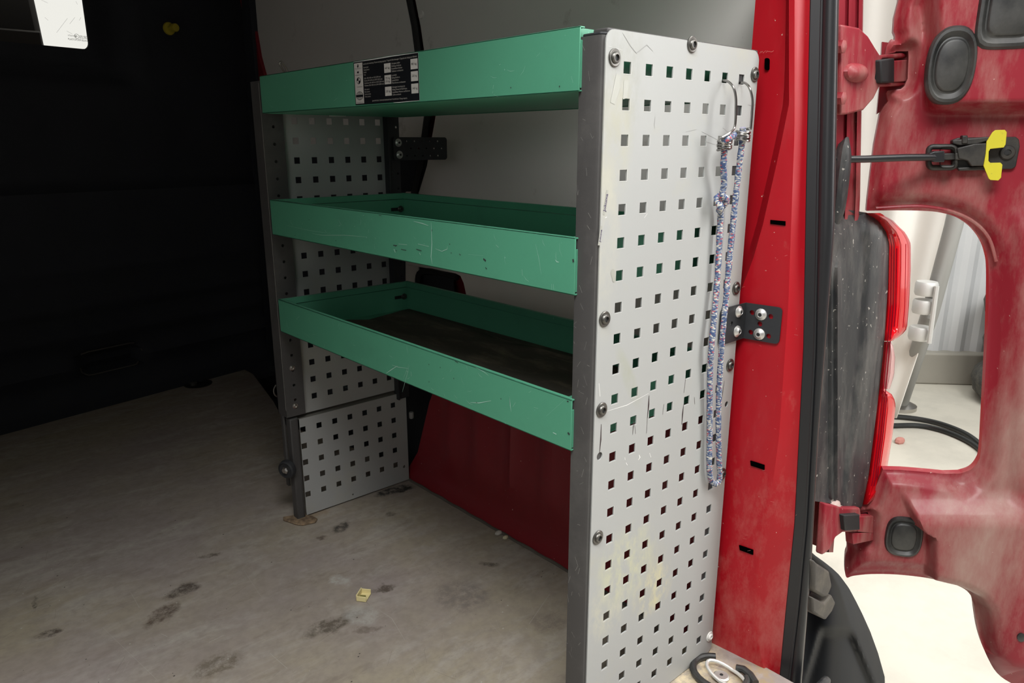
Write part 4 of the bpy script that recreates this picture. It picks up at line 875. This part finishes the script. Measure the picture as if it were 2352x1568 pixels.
slab('side_rail', [(2196,385),(2262,380),(2262,390),(2200,392)], .014, .022, mCatch)
slab('pivot_pin', [(2205,311),(2218,311),(2218,330),(2204,330)], .014, .028, mCatch)
slab('link', [(2160,352),(2215,350),(2215,366),(2160,368)], .018, .028, mCatch)
f = B(); lp = rrect(2133,337,2194,385,10,4); c0 = [dpt(px, py, .022+HB) for px, py in lp]; f.tube(c0+[c0[0]], .0042, 8, cap=False)
c1 = [dpt(px+6, py, .030) for px, py in lp]; f.rows([[dpt(px, py, .018+HB) for px, py in rrect(2160,336,2196,384,9,4)], [dpt(px, py, .036+HB) for px, py in rrect(2158,337,2194,385,9,4)]], close=True); f.build('guide_loop', mCatch, t, smooth=60)
slab('strap_head', [(2128,352),(2142,347),(2165,346),(2165,372),(2142,372),(2127,366)], .026, .040, mSeal)
ycl = [(2285.4,298.7),(2306.8,298),(2311.5,303.4),(2309,331),(2304.6,338.6),(2273.7,341.8),(2270,348),(2269.4,369.5),(2273.7,373.8),(2297,373.4),(2301.4,378),(2298.3,408),(2291.9,414.4),(2273.7,413.3),(2269.4,409),(2258,380.2),(2263,352.5),(2265.2,324.7),(2279,303.4)]
f = B(); f.prism([dpt(px, py, .030+HB) for px, py in ycl], -ND*.0025); f.build('release_clip', mYellow, t, bevel=.0005, label='yellow plastic release clip')
c = dpt(2313,350,.014+HB); f = B().lathe(c, -ND, [(.0105,0),(.0105,.002),(.009,.004),(.0045,.0046),(.004,.003),(0,.003)], 22); f.lathe(dpt(2313,350,.0187+HB), -ND, [(.0042,0),(.004,.0002),(0,.0002)], 6, mi=1); f.build('screw', [mCatch, mBlackM], t)

# hinges
def hinge(lab, arm, boss, blk, pads, mat):
    f = B(); f.prism([jp(px, py, .012) for px, py in arm], V((0,-.012,0))); t = f.build('door_hinge', mat, DOOR, bevel=.003, seg=3, label=lab)
    if boss: f = B(); f.lathe(jp(*boss,.022), (0,-1,0), [(.024,0),(.022,.007),(.014,.012),(.004,.014)], 20, sx=1.5, sy=.55, udir=(1,0,0)); f.build('boss', mRedDirty, t)
    f = B(); f.prism([jp(px, py, .010) for px, py in blk], V((0,-.022,0))); f.build('stop_block', mBlackM, t, bevel=.002)
    for pd in pads: f = B(); f.prism([jp(px, py, .012) for px, py in pd], V((0,-.014,0))); f.build('knuckle', mat, t, bevel=.0015)
    return t
H1 = hinge('upper dusty red door hinge with a black stop block', [(1912,58),(1925,60),(1955,66),(1975,84),(1990,108),(2003,128),(2066,122),(2068,134),(2008,138),(1996,150),(1992,180),(1998,190),(2064,187),(2064,198),(2002,200),(1988,228),(1965,254),(1925,264),(1912,264)],
      (1960,168), [(1988,140),(2020,136),(2020,192),(1990,192)], [[(2031,141),(2076,138),(2076,188),(2029,190)]], mRedDirty)
for py in (108, 226):
    B().lathe(jp(1925,py,.024), (0,-1,0), [(.009,0),(.009,.008),(.004,.010)], 6).build('hinge_nut', mRedDirty, H1)
H2 = hinge('lower dark red door hinge below the tail lamp', [(1880,1150),(1925,1160),(1960,1160),(1962,1176),(1995,1215),(1960,1216),(1920,1216),(1903,1228),(1890,1255),(1878,1265),(1872,1268)],
      None, [(1908,1172),(1945,1170),(1946,1206),(1912,1208)], [[(1950,1180),(1988,1178),(1988,1218),(1952,1214)],[(1940,1218),(1988,1216),(1988,1234),(1942,1243)]], mRedDirty)
B().lathe(jp(1912,1163,.012), (0,-1,0), [(.012,0),(.011,.006),(.006,.01),(0,.011)], 16, sx=1.4).build('bolt', flat('pink_dusty_bolt', (.55,.42,.38), .35), H2)

# bumper corner
t = thing('rear_bumper', 'dark grey plastic rear bumper corner below the tail lamp', 'bumper', by(1900,1800,-.12))
edge = [(1262,1858),(1275,1872),(1290,1893),(1305,1912),(1320,1928),(1350,1950),(1380,1966),(1410,1981),(1450,1999),(1500,2017),(1568,2036),(1700,2062),(1900,2080)]
f = B(); rr = []
for i in range(92):
    y = 1262+i*7; e = lerp(edge, y); r = []; pl = lerp(tE, y)-9
    for k in range(41):
        s_ = k/40; px = pl+(e-pl)*s_
        dy = -.072-.02*sst((y-1270)/160)-.036*sst((px-pl)/80)+.15*s_**4+.004*math.exp(-((px-(1960+(y-1450)*.35))/14)**2)*sst((y-1430)/30)
        inset = .040*sst((px-(1880-(y-1440)*.28))/18)*sst(((1965+(y-1450)*.40)-px)/22)*sst((y-1438)/26)
        r.append(by(px, y, dy+inset))
    r.append(by(e-2, y, .10)); rr.append(r)
f.rows(rr); f.build('bumper_shell', mBump, t, smooth=60)
f = B(); f.prism([by(px, py, -.124) for px, py in ((1872,1287),(1880,1295),(1906,1312),(1912,1345),(1902,1370),(1892,1372),(1870,1358))], (0,.03,0)); f.build('step_pad', mStep, t, bevel=.004)
f = B(); f.prism([by(px, py, -.124) for px, py in ((1868,1372),(1895,1386),(1911,1366),(1920,1384),(1912,1404),(1897,1424),(1880,1415),(1868,1406))], (0,.03,0)); f.build('step_pad', mStep, t, bevel=.003)

# ================================================================= GARAGE OUTSIDE
struct(B().box((-6,-6,GR-.05),(9,8,GR)).build('floor', mGround))
pa, pb = bz(2060,880,GR), bz(2275,886,GR); dv = (pb-pa).normalized(); nrm = V((dv.y,-dv.x,0)); nrm = nrm if nrm.dot(pa-CAM) > 0 else -nrm
A0 = pa-dv*1.6; A1 = pb+dv*2.2
top = bp(2160,812,nrm,nrm.dot(pa)); h_ = top.z-GR
f = B(); f.prism([A0,A1,A1+nrm*.3,A0+nrm*.3], (0,0,h_)); struct(f.build('baseboard_right', mPlinth, bevel=.01))
f = B(); n = 36; pr = []
for i in range(n*4+1):
    k = i%4; q = A0.lerp(A1, i/(n*4)); pr.append(q+nrm*(.06+(0,.0,.016,.016)[k]))
pr += [A1+nrm*.2, A0+nrm*.2]; zz = GR+h_
f.prism([V((q.x,q.y,zz)) for q in pr], (0,0,2.6)); struct(f.build('wall_right', mWallW, smooth=20))
# hanging tarp with folds
f = B(); TX = 3.0; rr = []
edge_t = [(-200,2330),(0,2290),(490,2205),(700,2147),(930,2070),(960,2060)]
for j in range(30):
    y = -200+j*40; r = []
    for i in range(50):
        px = 1900+(lerp(edge_t, y)-1900)*i/49; r.append(bx(px, y, TX+.02*math.sin(i*.42+j*.03)+.04*math.sin(i*.2)))
    rr.append(r)
f.rows(rr); tp = f.build('tarp_curtain', mTarp, smooth=80); md = tp.modifiers.new('thickness', 'SOLIDIFY'); md.thickness = .004
tag(tp, 'white hanging tarp with soft folds behind the van corner', 'tarp')
t = thing('tent_pole', 'slanting grey metal pole with a clamp standing at the tarp edge', 'pole', bz(2062,936,GR))
a = bx(2235,300,TX-.05); b_ = bz(2064,932,GR); b_.z += .0
f = B(); f.tube([bx(2260,200,2.86),bx(2190,520,2.86),bx(2136,720,2.86),bz(2066,935,GR)], .036, 14); f.build('pole', flat('galvanised_pole', (.30,.30,.285), .6, .1), t)
c = bx(2124,712,2.80); f = B()
for dz_, r in ((.10,.046),(.02,.046),(-.10,.046)): f.lathe(c+V((-.02,0,dz_)), (0,0,1), [(r*.9,-.03),(r,-.02),(r,.02),(r*.9,.03)], 14)
f.tube([c+V((-.05,-.05,.12)), c+V((-.055,-.055,-.13))], .010, 8); f.build('clamp', flat('clamp_steel', (.6,.6,.58), .5, .3), t)
f = B(); f.lathe(bz(2062,936,GR), (0,0,1), [(.09,0),(.09,.02),(.05,.04),(.045,.06)], 16); f.build('pole_foot', mSteel, t)
for lab, pts in (('black hose lying on the garage floor, the loop farther from the van',((1990,960),(2052,962),(2110,968),(2160,979),(2205,996),(2235,1014),(2262,1040),(2290,1080))),('black hose lying on the garage floor, the loop nearer the van',((1990,985),(2052,983),(2110,983),(2160,993),(2205,1010),(2240,1030),(2262,1052),(2280,1090)))):
    f = B(); f.tube(catmull([bz(px, py, GR)+V((0,0,.014)) for px, py in pts], 6), .0125, 8); tag(f.build('hose', flat('black_hose', (.015,.017,.016), .4)), lab, 'hose', 'hoses on the garage floor')
p = bz(2066,1016,GR); tag(B().lathe(p, (0,0,1), [(.026,0),(.03,.008),(.024,.02),(.01,.024)], 7, sx=1.1, sy=.7).build('brick_chip', flat('pink_brick', (.55,.24,.20), .8)), 'small pink chip lying on the garage floor', 'debris')
mTyre = paint('dusty_tyre', (.05,.05,.048), .85, dirt=(.13,.12,.10), dscale=30, dlo=.4, dhi=.7)
tb = bz(2246,930,GR)+V((RGT.x,RGT.y,0))*.33; first = None
for k, (dx_, lab) in enumerate(((0,'lowest worn dark tyre of the stack beside the garage wall'),(.03,'middle worn dark tyre of the stack beside the garage wall'),(.0,'topmost worn dark tyre of the stack beside the garage wall'))):
    ctr = V((tb.x,tb.y,GR+.11+.215*k))+V((RGT.x,RGT.y,0))*dx_
    if first is None:
        f = B(); rows_ = []
        for i in range(40):
            a = 2*math.pi*i/40; cdir = V((math.cos(a), math.sin(a), 0)); rows_.append([ctr+cdir*(.235+.095*math.cos(b2)*(1+.04*(i%2)))+V((0,0,.107*math.sin(b2))) for b2 in [j*math.pi/6 for j in range(12)]])
        rows_.append(rows_[0]); f.rows(rows_, close=True); first = f.build('tyre', mTyre, pivot=ctr); tag(first, lab, 'tyre', 'tyres stacked by the garage wall')
    else:
        c = first.copy(); COL.objects.link(c); c.location = ctr; c['label'] = lab
